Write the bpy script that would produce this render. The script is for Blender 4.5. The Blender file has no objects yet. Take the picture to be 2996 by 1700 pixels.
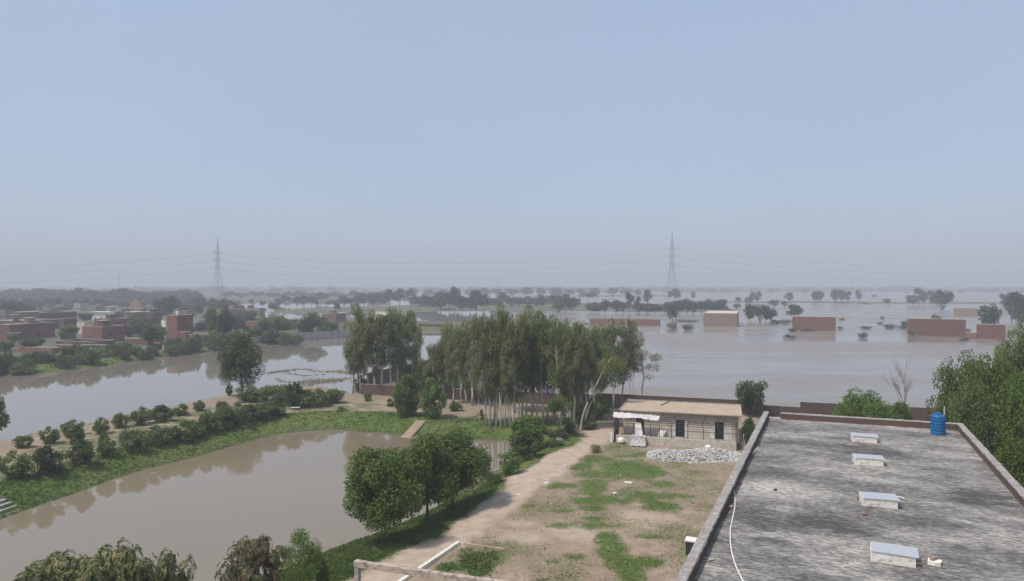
import bpy, math, random
import numpy as np
from mathutils import Vector, Matrix
random.seed(7); rng = np.random.default_rng(7)
S = bpy.context.scene
R = math.radians
# ------------------------------------------------------------------ camera
CAMZ = 20.5; F = 2050.0; PIT = math.atan(20/F)
cd = bpy.data.cameras.new('camera'); cam = bpy.data.objects.new('camera', cd)
S.collection.objects.link(cam); cam.location = (0, 0, CAMZ)
cam.rotation_euler = (math.pi/2 - PIT, 0, 0)
cd.sensor_width = 36; cd.lens = 36*F/2996; cd.clip_end = 30000; cd.clip_start = 0.5
S.camera = cam
# ------------------------------------------------------------------ world, sun
SUN_EL = R(60); SUN_AZ = math.atan2(-0.88, -0.45)      # direction to the sun: left, a little behind
w = bpy.data.worlds.new('World'); S.world = w; w.use_nodes = True
nt = w.node_tree; bg = nt.nodes['Background']
sky = nt.nodes.new('ShaderNodeTexSky'); sky.sky_type = 'NISHITA'; sky.sun_disc = False
sky.sun_elevation = SUN_EL; sky.sun_rotation = SUN_AZ; sky.air_density = 1.0; sky.dust_density = 2.0; sky.ozone_density = 2.0
sky.altitude = 0
# the whole sky is veiled by haze: an even pale layer over the clear sky
SKY_S = 0.12
veil = nt.nodes.new('ShaderNodeMix'); veil.data_type = 'RGBA'; veil.inputs[0].default_value = 0.8
nt.links.new(sky.outputs[0], veil.inputs[6]); veil.inputs[7].default_value = (1.74, 2.14, 2.84, 1)
wt = nt.nodes.new('ShaderNodeTexCoord'); wmp = nt.nodes.new('ShaderNodeMapping'); wmp.inputs['Scale'].default_value = (1, 1, 2.2)
wn = nt.nodes.new('ShaderNodeTexNoise'); wn.inputs['Scale'].default_value = 1.8; wn.inputs['Detail'].default_value = 3
wk = nt.nodes.new('ShaderNodeMath'); wk.operation = 'MULTIPLY_ADD'; wk.inputs[1].default_value = 0.4; wk.inputs[2].default_value = 0.6
nt.links.new(wt.outputs['Generated'], wmp.inputs[0]); nt.links.new(wmp.outputs[0], wn.inputs['Vector']); nt.links.new(wn.outputs['Fac'], wk.inputs[0]); nt.links.new(wk.outputs[0], veil.inputs[0])
nt.links.new(veil.outputs[2], bg.inputs[0]); bg.inputs[1].default_value = SKY_S
sd = bpy.data.lights.new('sun', 'SUN'); sun = bpy.data.objects.new('sun', sd); S.collection.objects.link(sun)
sd.energy = 1.9; sd.angle = R(7.0); sd.color = (1, 0.94, 0.86)
sv = Vector((math.sin(SUN_AZ)*math.cos(SUN_EL), math.cos(SUN_AZ)*math.cos(SUN_EL), math.sin(SUN_EL)))
sun.rotation_euler = sv.to_track_quat('Z', 'Y').to_euler()
S.view_settings.view_transform = 'Standard'; S.view_settings.look = 'None'
S.view_settings.gamma = 1; S.view_settings.use_curve_mapping = False
S.view_settings.exposure = 0.95
HAZE_DENSITY = 0.00066
# ------------------------------------------------------------------ picture point -> world
def P(px, py, z=0.0):
    dx = (px-1498)/F; dz = -(py-850)/F
    d = Vector((dx, math.cos(PIT)+dz*math.sin(PIT), dz*math.cos(PIT)-math.sin(PIT)))
    t = (z-CAMZ)/d.z
    return Vector((d.x*t, d.y*t, z))
def ZAT(py, Y):
    dz = -(py-850)/F
    return CAMZ + Y*(dz*math.cos(PIT)-math.sin(PIT))/(math.cos(PIT)+dz*math.sin(PIT))
K = 2996/2566
def D(x, y): return (x*K, y*K)
def Z1(x, y): return (x/3.421, 680+y/3.421)
def Z2(x, y): return (600+x/3.421, 680+y/3.421)
def Z3(x, y): return (1200+x/3.421, 680+y/3.421)
def Z4(x, y): return (1750+x/3.935, 680+y/3.935)
def Z5(x, y): return (2350+x/3.935, 800+y/3.935)
def Z7(x, y): return (950+x/2.333, 1275+y/2.333)
def ZR(x, y): return (1950+x/2.453, 1150+y/2.453)
def ZB(x, y): return (1650+x/4.277, 1100+y/4.277)
def ZG(x, y): return (1200+x/3.421, 1050+y/3.421)
def ZL(x, y): return (600+x/3.421, 1050+y/3.421)
WZ = -1.5
# ------------------------------------------------------------------ object helpers
C = S.collection
def tag(o, label=None, cat=None, group=None, kind=None):
    if label: o['label'] = label
    if cat: o['category'] = cat
    if group: o['group'] = group
    if kind: o['kind'] = kind
    return o
def empty(name, loc=(0, 0, 0), rz=0, label=None, cat=None, group=None):
    o = bpy.data.objects.new(name, None); C.objects.link(o); o.location = loc; o.rotation_euler = (0, 0, rz)
    o.empty_display_size = 0.3
    return tag(o, label, cat, group)
def link(name, me, parent=None):
    o = bpy.data.objects.new(name, me); C.objects.link(o)
    if parent: o.parent = parent
    return o
def copy_tree(o, parent=None):
    c = o.copy(); C.objects.link(c)
    if parent: c.parent = parent
    for ch in o.children: copy_tree(ch, c)
    return c
class MB:
    def __init__(s): s.v = []; s.f = []; s.m = []
    def add(s, vs, fs, m=0):
        n = len(s.v); s.v += [tuple(v) for v in vs]; s.f += [tuple(i+n for i in f) for f in fs]; s.m += [m]*len(fs); return s
    def box(s, x0, x1, y0, y1, z0, z1, m=0, M=None):
        vs = [Vector((x, y, z)) for z in (z0, z1) for x, y in ((x0, y0), (x1, y0), (x1, y1), (x0, y1))]
        if M: vs = [M @ v for v in vs]
        return s.add(vs, [(3, 2, 1, 0), (4, 5, 6, 7), (0, 1, 5, 4), (1, 2, 6, 5), (2, 3, 7, 6), (3, 0, 4, 7)], m)
    def tube(s, pts, rad, n=6, m=0, cap=True):
        pts = [Vector(p) for p in pts]
        if not hasattr(rad, '__len__'): rad = [rad]*len(pts)
        vs = []; fs = []
        for i, p in enumerate(pts):
            d = (pts[min(i+1, len(pts)-1)]-pts[max(i-1, 0)]).normalized()
            a = d.cross(Vector((0, 0, 1)) if abs(d.z) < 0.9 else Vector((1, 0, 0))).normalized(); b = d.cross(a)
            for k in range(n):
                t = 2*math.pi*k/n; vs.append(p+(a*math.cos(t)+b*math.sin(t))*rad[i])
        for i in range(len(pts)-1):
            for k in range(n):
                fs.append((i*n+k, i*n+(k+1) % n, (i+1)*n+(k+1) % n, (i+1)*n+k))
        if cap: fs += [tuple(range(n-1, -1, -1)), tuple((len(pts)-1)*n+k for k in range(n))]
        return s.add(vs, fs, m)
    def mesh(s, name, mats, smooth=False, bevel=0):
        me = bpy.data.meshes.new(name); me.from_pydata(s.v, [], s.f)
        for mt in (mats if isinstance(mats, (list, tuple)) else [mats]): me.materials.append(mt)
        me.polygons.foreach_set('material_index', s.m)
        if smooth: me.polygons.foreach_set('use_smooth', [True]*len(s.f))
        me.update(); return me
    def build(s, name, mats, parent=None, smooth=False):
        return link(name, s.mesh(name, mats, smooth), parent)
def quads_mesh(name, V, mats, nper=4, midx=None):
    """V: (N, 4, 3) array of separate quads"""
    n = len(V); me = bpy.data.meshes.new(name)
    me.vertices.add(n*nper); me.vertices.foreach_set('co', V.reshape(-1).astype(np.float32))
    me.loops.add(n*nper); me.loops.foreach_set('vertex_index', np.arange(n*nper, dtype=np.int32))
    me.polygons.add(n); me.polygons.foreach_set('loop_start', np.arange(0, n*nper, nper, dtype=np.int32))
    if midx is not None: me.polygons.foreach_set('material_index', np.asarray(midx, dtype=np.int32))
    for mt in (mats if isinstance(mats, (list, tuple)) else [mats]): me.materials.append(mt)
    me.update(calc_edges=True); me.validate(); return me
# ------------------------------------------------------------------ materials
def newmat(name):
    m = bpy.data.materials.new(name); m.use_nodes = True
    return m, m.node_tree, m.node_tree.nodes['Principled BSDF']
def N(t, kind, **kw):
    n = t.nodes.new(kind)
    for k, v in kw.items(): setattr(n, k, v)
    return n
def noise(t, vec, scale, detail=4, rough=0.55, dist=0.0):
    n = N(t, 'ShaderNodeTexNoise'); n.inputs['Scale'].default_value = scale; n.inputs['Detail'].default_value = detail
    n.inputs['Roughness'].default_value = rough; n.inputs['Distortion'].default_value = dist
    if vec: t.links.new(vec, n.inputs['Vector'])
    return n.outputs['Fac']
def ramp(t, fac, stops):
    r = N(t, 'ShaderNodeValToRGB'); cr = r.color_ramp
    while len(cr.elements) < len(stops): cr.elements.new(0.5)
    for e, (p, c) in zip(cr.elements, stops):
        e.position = p; e.color = (c, c, c, 1) if not hasattr(c, '__len__') else (*c, 1)
    t.links.new(fac, r.inputs[0]); return r.outputs[0]
def mix(t, fac, a, b, mode='MIX'):
    n = N(t, 'ShaderNodeMix', data_type='RGBA', blend_type=mode)
    for inp, v in ((n.inputs[0], fac), (n.inputs[6], a), (n.inputs[7], b)):
        if isinstance(v, (int, float)): inp.default_value = v
        elif isinstance(v, tuple): inp.default_value = (*v, 1)
        else: t.links.new(v, inp)
    return n.outputs[2]
def math_(t, op, a, b=0.0):
    n = N(t, 'ShaderNodeMath', operation=op)
    for inp, v in ((n.inputs[0], a), (n.inputs[1], b)):
        if isinstance(v, (int, float)): inp.default_value = v
        else: t.links.new(v, inp)
    return n.outputs[0]
def bump(t, bs, h, strength, dist):
    b = N(t, 'ShaderNodeBump'); b.inputs['Strength'].default_value = strength; b.inputs['Distance'].default_value = dist
    t.links.new(h, b.inputs['Height']); t.links.new(b.outputs[0], bs.inputs['Normal'])
def objvec(t): return N(t, 'ShaderNodeTexCoord').outputs['Object']
def mottled(name, a, b, scale=1.0, rough=0.85, c=None, scale2=8.0, bmp=0.3, metal=0.0, spec=0.3):
    m, t, bs = newmat(name); v = objvec(t)
    col = mix(t, ramp(t, noise(t, v, scale, 6, 0.65), [(0.35, 0.0), (0.65, 1.0)]), a, b)
    if c: col = mix(t, ramp(t, noise(t, v, scale2, 5, 0.6), [(0.5, 0.0), (0.7, 1.0)]), col, c)
    t.links.new(col, bs.inputs['Base Color']); bs.inputs['Roughness'].default_value = rough
    bs.inputs['Metallic'].default_value = metal; bs.inputs['Specular IOR Level'].default_value = spec
    if bmp: bump(t, bs, noise(t, v, scale2*2, 5), bmp, 0.02)
    return m
def brick(name, a, b, mortar, stain=(0.16, 0.13, 0.11), amt=0.5, sc=1.0):
    m, t, bs = newmat(name); v = objvec(t)
    sp = N(t, 'ShaderNodeSeparateXYZ'); t.links.new(v, sp.inputs[0])
    cb = N(t, 'ShaderNodeCombineXYZ'); t.links.new(math_(t, 'ADD', sp.outputs[0], sp.outputs[1]), cb.inputs[0]); t.links.new(sp.outputs[2], cb.inputs[1])
    br = N(t, 'ShaderNodeTexBrick'); t.links.new(cb.outputs[0], br.inputs['Vector'])
    br.inputs['Scale'].default_value = sc; br.inputs['Brick Width'].default_value = 0.24; br.inputs['Row Height'].default_value = 0.085
    br.inputs['Mortar Size'].default_value = 0.008; br.inputs['Color1'].default_value = (*a, 1); br.inputs['Color2'].default_value = (*b, 1)
    br.inputs['Mortar'].default_value = (*mortar, 1)
    col = mix(t, math_(t, 'MULTIPLY', ramp(t, noise(t, v, 0.45, 6, 0.7, 0.4), [(0.42, 0.0), (0.62, 1.0)]), amt), br.outputs[0], stain)
    col = mix(t, math_(t, 'MULTIPLY', ramp(t, noise(t, v, 3.0, 5, 0.7), [(0.55, 0.0), (0.7, 1.0)]), 0.5), col, mortar)
    oi = N(t, 'ShaderNodeObjectInfo')
    hs = N(t, 'ShaderNodeHueSaturation'); t.links.new(col, hs.inputs['Color'])
    t.links.new(math_(t, 'ADD', math_(t, 'MULTIPLY', oi.outputs['Random'], 0.35), 0.8), hs.inputs['Value'])
    t.links.new(hs.outputs[0], bs.inputs['Base Color']); bs.inputs['Roughness'].default_value = 0.92
    bs.inputs['Specular IOR Level'].default_value = 0.2
    bump(t, bs, br.outputs['Fac'], -0.4, 0.01); return m
def leafmat(name, a, b, c, trans=0.3, nscale=0.5):
    """leaf colours vary from leaf to leaf and from tree to tree"""
    m, t, bs = newmat(name)
    g = N(t, 'ShaderNodeNewGeometry'); v = objvec(t)
    col = mix(t, g.outputs['Random Per Island'], a, b)
    col = mix(t, math_(t, 'MULTIPLY', ramp(t, noise(t, v, nscale, 3, 0.6), [(0.42, 0.0), (0.64, 1.0)]), 0.75), col, c)
    oi = N(t, 'ShaderNodeObjectInfo'); hs = N(t, 'ShaderNodeHueSaturation'); t.links.new(col, hs.inputs['Color'])
    t.links.new(math_(t, 'ADD', math_(t, 'MULTIPLY', oi.outputs['Random'], 0.4), 0.8), hs.inputs['Value'])
    t.links.new(hs.outputs[0], bs.inputs['Base Color']); bs.inputs['Roughness'].default_value = 0.6
    bs.inputs['Specular IOR Level'].default_value = 0.25
    tr = N(t, 'ShaderNodeBsdfTranslucent'); t.links.new(hs.outputs[0], tr.inputs[0])
    mx = N(t, 'ShaderNodeMixShader'); mx.inputs[0].default_value = trans
    t.links.new(bs.outputs[0], mx.inputs[1]); t.links.new(tr.outputs[0], mx.inputs[2])
    t.links.new(mx.outputs[0], t.nodes['Material Output'].inputs['Surface']); return m
M = {}
M['bark_pale'] = mottled('bark_pale', (0.66, 0.6, 0.5), (0.5, 0.43, 0.34), 1.2, c=(0.3, 0.23, 0.17), scale2=2)
M['bark'] = mottled('bark', (0.14, 0.11, 0.08), (0.09, 0.07, 0.05), 3)
M['euc'] = leafmat('euc', (0.2, 0.23, 0.075), (0.11, 0.14, 0.055), (0.27, 0.29, 0.085), 0.4, 0.28)
M['euc_brown'] = leafmat('euc_brown', (0.21, 0.22, 0.09), (0.13, 0.15, 0.065), (0.26, 0.25, 0.1), 0.4, 0.28)
M['dense'] = leafmat('dense', (0.13, 0.19, 0.036), (0.055, 0.095, 0.022), (0.17, 0.235, 0.045), 0.3, 0.7)
M['bright'] = leafmat('bright', (0.14, 0.215, 0.038), (0.075, 0.13, 0.026), (0.18, 0.25, 0.05), 0.3, 0.6)
M['mango'] = leafmat('mango', (0.19, 0.22, 0.075), (0.075, 0.115, 0.036), (0.31, 0.25, 0.13), 0.25, 0.9)
M['mango_red'] = leafmat('mango_red', (0.17, 0.19, 0.07), (0.1, 0.12, 0.045), (0.33, 0.2, 0.13), 0.25, 1.0)
M['shrub'] = leafmat('shrub', (0.16, 0.21, 0.062), (0.085, 0.12, 0.04), (0.21, 0.26, 0.075), 0.3, 1.2)
M['dark'] = leafmat('dark', (0.09, 0.125, 0.036), (0.045, 0.068, 0.025), (0.135, 0.17, 0.05), 0.25, 0.5)
M['far'] = leafmat('far', (0.055, 0.075, 0.038), (0.036, 0.052, 0.029), (0.075, 0.09, 0.042), 0.15, 0.15)
M['dry'] = leafmat('dry', (0.22, 0.19, 0.11), (0.15, 0.13, 0.08), (0.24, 0.18, 0.12), 0.15, 0.8)
M['flower'] = leafmat('flower', (0.7, 0.65, 0.6), (0.6, 0.5, 0.5), (0.75, 0.7, 0.65), 0.2)
M['grass'] = leafmat('grass', (0.11, 0.165, 0.034), (0.065, 0.11, 0.024), (0.15, 0.19, 0.05), 0.3, 0.25)
M['brick'] = brick('brick', (0.28, 0.1, 0.065), (0.2, 0.072, 0.05), (0.2, 0.15, 0.12), (0.11, 0.085, 0.07), amt=0.6)
M['brick_tan'] = brick('brick_tan', (0.29, 0.19, 0.12), (0.22, 0.14, 0.09), (0.3, 0.23, 0.17), amt=0.5)
M['brick_old'] = brick('brick_old', (0.14, 0.075, 0.055), (0.1, 0.055, 0.042), (0.15, 0.12, 0.1), (0.1, 0.085, 0.075), amt=0.7)
M['plaster'] = mottled('plaster', (0.62, 0.54, 0.43), (0.52, 0.44, 0.34), 0.5, c=(0.6, 0.54, 0.46), scale2=1.2)
M['plaster_stained'] = mottled('plaster_stained', (0.5, 0.43, 0.33), (0.62, 0.58, 0.5), 1.5, c=(0.26, 0.2, 0.14), scale2=3.0)
M['whitewash'] = mottled('whitewash', (0.78, 0.75, 0.68), (0.66, 0.62, 0.55), 1.0)
M['greyplaster'] = mottled('greyplaster', (0.36, 0.35, 0.34), (0.25, 0.24, 0.23), 0.5)
M['roofdirt'] = mottled('roofdirt', (0.46, 0.35, 0.25), (0.38, 0.29, 0.2), 0.7, c=(0.5, 0.42, 0.33), scale2=3)
M['concrete'] = mottled('concrete', (0.42, 0.39, 0.35), (0.3, 0.28, 0.25), 1.5, c=(0.14, 0.12, 0.11), scale2=4)
M['cap'] = mottled('cap', (0.34, 0.31, 0.28), (0.23, 0.2, 0.18), 2.0, c=(0.45, 0.42, 0.38), scale2=6)
M['frame_old'] = mottled('frame_old', (0.5, 0.42, 0.34), (0.4, 0.32, 0.26), 2.0, c=(0.17, 0.11, 0.09), scale2=3.5)
M['rust'] = mottled('rust', (0.07, 0.04, 0.034), (0.045, 0.027, 0.024), 3, rough=0.8)
M['dark_metal'] = mottled('dark_metal', (0.05, 0.05, 0.05), (0.03, 0.03, 0.03), 3, rough=0.7)
M['steel'] = mottled('steel', (0.3, 0.31, 0.32), (0.24, 0.25, 0.26), 0.2, rough=0.6, bmp=0)
M['white'] = mottled('white', (0.82, 0.8, 0.76), (0.7, 0.68, 0.64), 2, rough=0.7)
M['curb'] = mottled('curb', (0.84, 0.79, 0.7), (0.74, 0.69, 0.6), 3, c=(0.4, 0.33, 0.26), scale2=5)
M['dark_door'] = mottled('dark_door', (0.012, 0.03, 0.022), (0.008, 0.02, 0.016), 3, rough=0.5)
M['opening'] = mottled('opening', (0.02, 0.02, 0.02), (0.012, 0.012, 0.012), 3)
M['bluetank'] = mottled('bluetank', (0.012, 0.125, 0.31), (0.01, 0.1, 0.25), 1.5, rough=0.45, bmp=0)
M['tarp'] = mottled('tarp', (0.66, 0.64, 0.6), (0.5, 0.47, 0.44), 1.5, rough=0.6)
M['stone'] = leafmat('stone', (0.78, 0.76, 0.72), (0.4, 0.39, 0.37), (0.58, 0.53, 0.48), 0.0, 0.6)
M['sheet'] = mottled('sheet', (0.5, 0.48, 0.46), (0.32, 0.3, 0.29), 3.0, c=(0.6, 0.58, 0.55), scale2=9)
M['greenbox'] = mottled('greenbox', (0.02, 0.05, 0.045), (0.015, 0.04, 0.035), 2, rough=0.5)
M['post'] = mottled('post', (0.6, 0.58, 0.54), (0.48, 0.46, 0.42), 1.0)
def glass_panel():
    m, t, bs = newmat('glass_panel')
    bs.inputs['Base Color'].default_value = (0.62, 0.63, 0.655, 1); bs.inputs['Roughness'].default_value = 0.3
    bs.inputs['IOR'].default_value = 1.5; bs.inputs['Transmission Weight'].default_value = 0.35
    bs.inputs['Coat Weight'].default_value = 0.15
    return m
M['glass'] = glass_panel()
def roof_mat():
    m, t, bs = newmat('roof_concrete'); v = objvec(t)
    def st_(sx, sy, rot, sc, det, ro):
        mp = N(t, 'ShaderNodeMapping'); t.links.new(v, mp.inputs[0]); mp.inputs['Scale'].default_value = (sx, sy, 1); mp.inputs['Rotation'].default_value = (0, 0, R(rot))
        return noise(t, mp.outputs[0], sc, det, ro)
    fine = ramp(t, st_(2.0, 7.0, 6, 1.6, 7, 0.75), [(0.36, 0.0), (0.64, 1.0)])     # lichen streaks
    fine2 = ramp(t, st_(3.2, 13.0, -4, 1.3, 5, 0.7), [(0.36, 0.0), (0.64, 1.0)])
    big = st_(1.0, 2.0, 0, 0.26, 7, 0.64)
    c2 = lambda o, k: math_(t, 'MULTIPLY', math_(t, 'SUBTRACT', o, 0.5), k)
    f = math_(t, 'ADD', math_(t, 'ADD', c2(fine, 0.5), c2(fine2, 0.42)), math_(t, 'ADD', c2(big, 1.35), 0.43))
    # old stains: a chalky wash along the left, a sooty patch below it, another sooty one near the right parapet
    for cx, cy, rx, ry, k in ((1.5, -19.5, 4.2, 1.9, 0.26), (2.2, -24.0, 3.6, 2.6, -0.2), (11.0, -16.5, 1.6, 2.6, -0.17), (5.5, -8.5, 4.5, 1.6, -0.1), (7, -26, 5, 1.2, 0.1), (5.0, -14.2, 3.0, 0.8, 0.1)):
        mp = N(t, 'ShaderNodeMapping', vector_type='TEXTURE'); t.links.new(v, mp.inputs[0]); mp.inputs['Location'].default_value = (cx, cy, RZ); mp.inputs['Scale'].default_value = (rx, ry, 100)
        ln = N(t, 'ShaderNodeVectorMath', operation='LENGTH'); t.links.new(mp.outputs[0], ln.inputs[0])
        w_ = ramp(t, math_(t, 'ADD', ln.outputs['Value'], c2(big, 2.5)), [(0.3, 1.0), (1.0, 0.0)])
        f = math_(t, 'ADD', f, math_(t, 'MULTIPLY', w_, k))
    col = ramp(t, f, [(0.1, (0.07, 0.064, 0.059)), (0.34, (0.15, 0.139, 0.128)), (0.52, (0.25, 0.235, 0.213)), (0.7, (0.39, 0.365, 0.325)), (0.95, (0.62, 0.57, 0.5))])
    t.links.new(col, bs.inputs['Base Color']); bs.inputs['Roughness'].default_value = 0.9; bs.inputs['Specular IOR Level'].default_value = 0.2
    bump(t, bs, fine, 0.4, 0.02); return m
RZ = 10.3
M['roof'] = roof_mat()
def water_mat(name, base, rough, scale, bst):
    m, t, bs = newmat(name); v = objvec(t)
    big = noise(t, v, 0.02, 3, 0.5)
    col = mix(t, ramp(t, big, [(0.35, 0.0), (0.65, 1.0)]), base, tuple(c*0.9 for c in base))
    t.links.new(col, bs.inputs['Base Color']); bs.inputs['Roughness'].default_value = rough; bs.inputs['IOR'].default_value = 1.5
    bump(t, bs, noise(t, v, scale, 3, 0.6, 0.3), bst, 0.05)
    if name == 'flood':      # the open water is ruffled, the channel on the left lies calm
        sx = N(t, 'ShaderNodeSeparateXYZ'); t.links.new(v, sx.inputs[0])
        f = math_(t, 'MULTIPLY', ramp(t, math_(t, 'ADD', math_(t, 'MULTIPLY', sx.outputs[0], 0.01), 0.4), [(0.25, 0.0), (0.6, 1.0)]), math_(t, 'ADD', 0.8, big))
        mp = N(t, 'ShaderNodeMapping'); t.links.new(v, mp.inputs[0]); mp.inputs['Scale'].default_value = (0.012, 0.05, 1)
        wind = ramp(t, noise(t, mp.outputs[0], 1.0, 5, 0.6, 0.4), [(0.4, 0.35), (0.62, 1.0)])
        f = math_(t, 'MULTIPLY', f, wind)
        col = mix(t, math_(t, 'MULTIPLY', wind, 0.5), col, (0.235, 0.195, 0.155)); t.links.new(col, bs.inputs['Base Color'])
        t.links.new(math_(t, 'ADD', math_(t, 'MULTIPLY', f, 0.27), rough), bs.inputs['Roughness'])
    return m
M['pond'] = water_mat('pond', (0.225, 0.18, 0.12), 0.02, 1.6, 0.04)
M['flood'] = water_mat('flood', (0.215, 0.182, 0.145), 0.03, 0.7, 0.05)
# ------------------------------------------------------------------ land shapes
def poly(pts, z=WZ): return np.array([(P(*p, z).x, P(*p, z).y) for p in pts])
def sdf(pg, X, Y):
    """signed distance, positive inside"""
    n = len(pg); d = np.full(X.shape, 1e18); ins = np.zeros(X.shape, bool)
    for i in range(n):
        ax, ay = pg[i]; bx, by = pg[(i+1) % n]; ex, ey = bx-ax, by-ay
        wx, wy = X-ax, Y-ay; t = np.clip((wx*ex+wy*ey)/(ex*ex+ey*ey+1e-12), 0, 1)
        d = np.minimum(d, (wx-ex*t)**2+(wy-ey*t)**2)
        c = ((ay > Y) != (by > Y)) & (X < (bx-ax)*(Y-ay)/((by-ay) if abs(by-ay) > 1e-9 else 1e-9)+ax)
        ins ^= c
    return np.where(ins, 1, -1)*np.sqrt(d)
def sm(a, b, x): t = np.clip((x-a)/(b-a), 0, 1); return t*t*(3-2*t)
def vnoise(X, Y, sc, seed=0):
    x = X/sc+seed*17.3; y = Y/sc+seed*9.1; xi = np.floor(x); yi = np.floor(y); fx = x-xi; fy = y-yi
    fx = fx*fx*(3-2*fx); fy = fy*fy*(3-2*fy)
    h = lambda a, b: np.modf(np.abs(np.sin(a*127.1+b*311.7+seed)*43758.5453))[0]
    return (h(xi, yi)*(1-fx)+h(xi+1, yi)*fx)*(1-fy)+(h(xi, yi+1)*(1-fx)+h(xi+1, yi+1)*fx)*fy
def fbm(X, Y, sc, seed=0): return (vnoise(X, Y, sc, seed)+0.5*vnoise(X, Y, sc/2.1, seed+1)+0.25*vnoise(X, Y, sc/4.3, seed+2))/1.75
mainp = poly([D(*p) for p in [(-500, 1230), (-200, 1150), (0, 1112), (50, 1095), (150, 1086), (225, 1062), (325, 1042), (438, 1022), (526, 1002), (590, 993), (700, 980), (800, 977), (868, 977)]])
mainp = np.vstack([mainp, [(-31, 137), (-11, 133), (75, 106), (120, 92), (160, 40), (160, -60), (-160, -60), (-160, 30)]])
pondp = poly([D(*p) for p in [(-400, 1450), (0, 1312), (100, 1278), (200, 1244), (300, 1208), (400, 1175), (500, 1147), (600, 1118), (700, 1092), (780, 1083), (850, 1081), (950, 1090), (1040, 1097), (1120, 1103), (1200, 1106), (1290, 1110), (1285, 1125), (1240, 1165), (1215, 1185), (1130, 1235), (1030, 1290), (940, 1328), (880, 1347), (815, 1372), (700, 1425), (560, 1470), (440, 1530), (200, 1600), (-600, 1700)]])
villp = poly([(-900, 1180), (-350, 1150), (0, 1103), (117, 1095), (233, 1080), (350, 1065), (467, 1048), (584, 1033), (660, 1025), (747, 1016), (817, 1006), (880, 995), (1000, 985), (1150, 972), (1320, 966), (1450, 960), (1450, 951), (1250, 946), (1100, 938), (1000, 932), (900, 938), (860, 946), (800, 936), (780, 925), (730, 912), (690, 904), (705, 888), (640, 880), (560, 872), (560, 862), (-900, 862)])
strips = [poly(q) for q in [
    [(-900, 861), (300, 858), (620, 861), (640, 866), (900, 865), (1100, 870), (1180, 878), (1000, 885), (850, 884), (640, 883), (300, 878), (-900, 880)],
    [(780, 914), (860, 904), (1000, 899), (1200, 894), (1500, 886), (1700, 888), (1900, 889), (2060, 893), (2128, 900), (2128, 912), (1950, 914), (1700, 911), (1450, 909), (1200, 911), (1000, 914), (850, 918)],
    [(2090, 882.5), (2400, 882), (2600, 884.5), (2996, 884.5), (3500, 884.5), (3500, 890), (2996, 889.5), (2600, 889), (2400, 886.5), (2090, 884.5)],
    [(2255, 938), (2330, 936), (2330, 947), (2262, 948)],
    [(1500, 866), (2000, 864), (2000, 867.5), (1500, 868)],
    [(-2500, 834), (-900, 859), (300, 856), (800, 858), (1150, 854), (1500, 852), (2000, 854), (2500, 853), (3000, 851), (3600, 852), (6000, 834)],
]]
THG = R(-19)
path_p = poly([D(*p) for p in [(1478, 1060), (1530, 1062), (1545, 1090), (1500, 1115), (1470, 1140), (1400, 1190), (1350, 1225), (1300, 1262), (1240, 1310), (1180, 1350), (1100, 1400), (1030, 1456), (960, 1520), (800, 1520), (900, 1440), (990, 1395), (1100, 1345), (1160, 1300), (1215, 1265), (1275, 1225), (1260, 1200), (1340, 1160), (1420, 1120), (1475, 1092)]], 0)
bank_p = poly([D(*p) for p in [(1290, 1085), (1380, 1100), (1478, 1088), (1420, 1130), (1350, 1165), (1290, 1195), (1270, 1222), (1210, 1262), (1150, 1302), (1090, 1345), (985, 1395), (890, 1445), (780, 1520), (450, 1520), (560, 1460), (700, 1420), (815, 1368), (940, 1322), (1030, 1285), (1130, 1230), (1215, 1180), (1280, 1125)]], 0)
gell = [(2120, 225, 170, 55), (1730, 215, 95, 28), (1620, 340, 75, 14), (2330, 340, 120, 24), (2180, 410, 170, 38), (2320, 475, 100, 32), (1850, 440, 190, 24), (1850, 492, 75, 20), (1860, 565, 75, 20), (1930, 700, 60, 60), (1820, 610, 160, 22), (1960, 820, 85, 60), (2240, 860, 90, 38), (1330, 485, 135, 17), (1600, 515, 95, 14), (1690, 830, 75, 18), (2070, 900, 70, 60), (1850, 350, 65, 35), (2000, 70, 60, 18), (2290, 690, 120, 14), (2480, 410, 60, 10), (2100, 130, 110, 25), (1850, 255, 120, 22), (1480, 985, 60, 20), (1560, 855, 60, 12), (1850, 160, 90, 20)]
gell_w = []
for (cx, cy, rx, ry) in gell:
    rx *= 1.2; ry *= 1.2; c = P(*Z7(cx, cy)); gx = (P(*Z7(cx+rx, cy))-c).length; gy = (P(*Z7(cx, cy-ry))-c).length
    gell_w.append((c.x, c.y, gx, gy))
lawn_p = poly([Z7(*p) for p in [(905, 760), (1280, 790), (1230, 840), (1170, 940), (1060, 960), (700, 905)]], 0)
dust = [(1020, 650, 60, 45), (1090, 725, 70, 20), (1340, 600, 110, 30), (1400, 705, 60, 14), (1760, 650, 260, 70), (1300, 700, 260, 60), (2150, 580, 250, 60)]
dust_w = [(P(*Z7(a, b)).x, P(*Z7(a, b)).y, (P(*Z7(a+c_, b))-P(*Z7(a, b))).length, (P(*Z7(a, b-d_))-P(*Z7(a, b))).length) for a, b, c_, d_ in dust]
orch_p = poly([D(*p) for p in [(-100, 1150), (0, 1165), (60, 1130), (230, 1085), (330, 1058), (560, 1012), (640, 1003), (760, 1012), (860, 1008), (980, 1010), (900, 1040), (720, 1040), (640, 1060), (500, 1100), (400, 1128), (280, 1160), (120, 1195), (0, 1232), (-100, 1260)]], 0)
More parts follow.
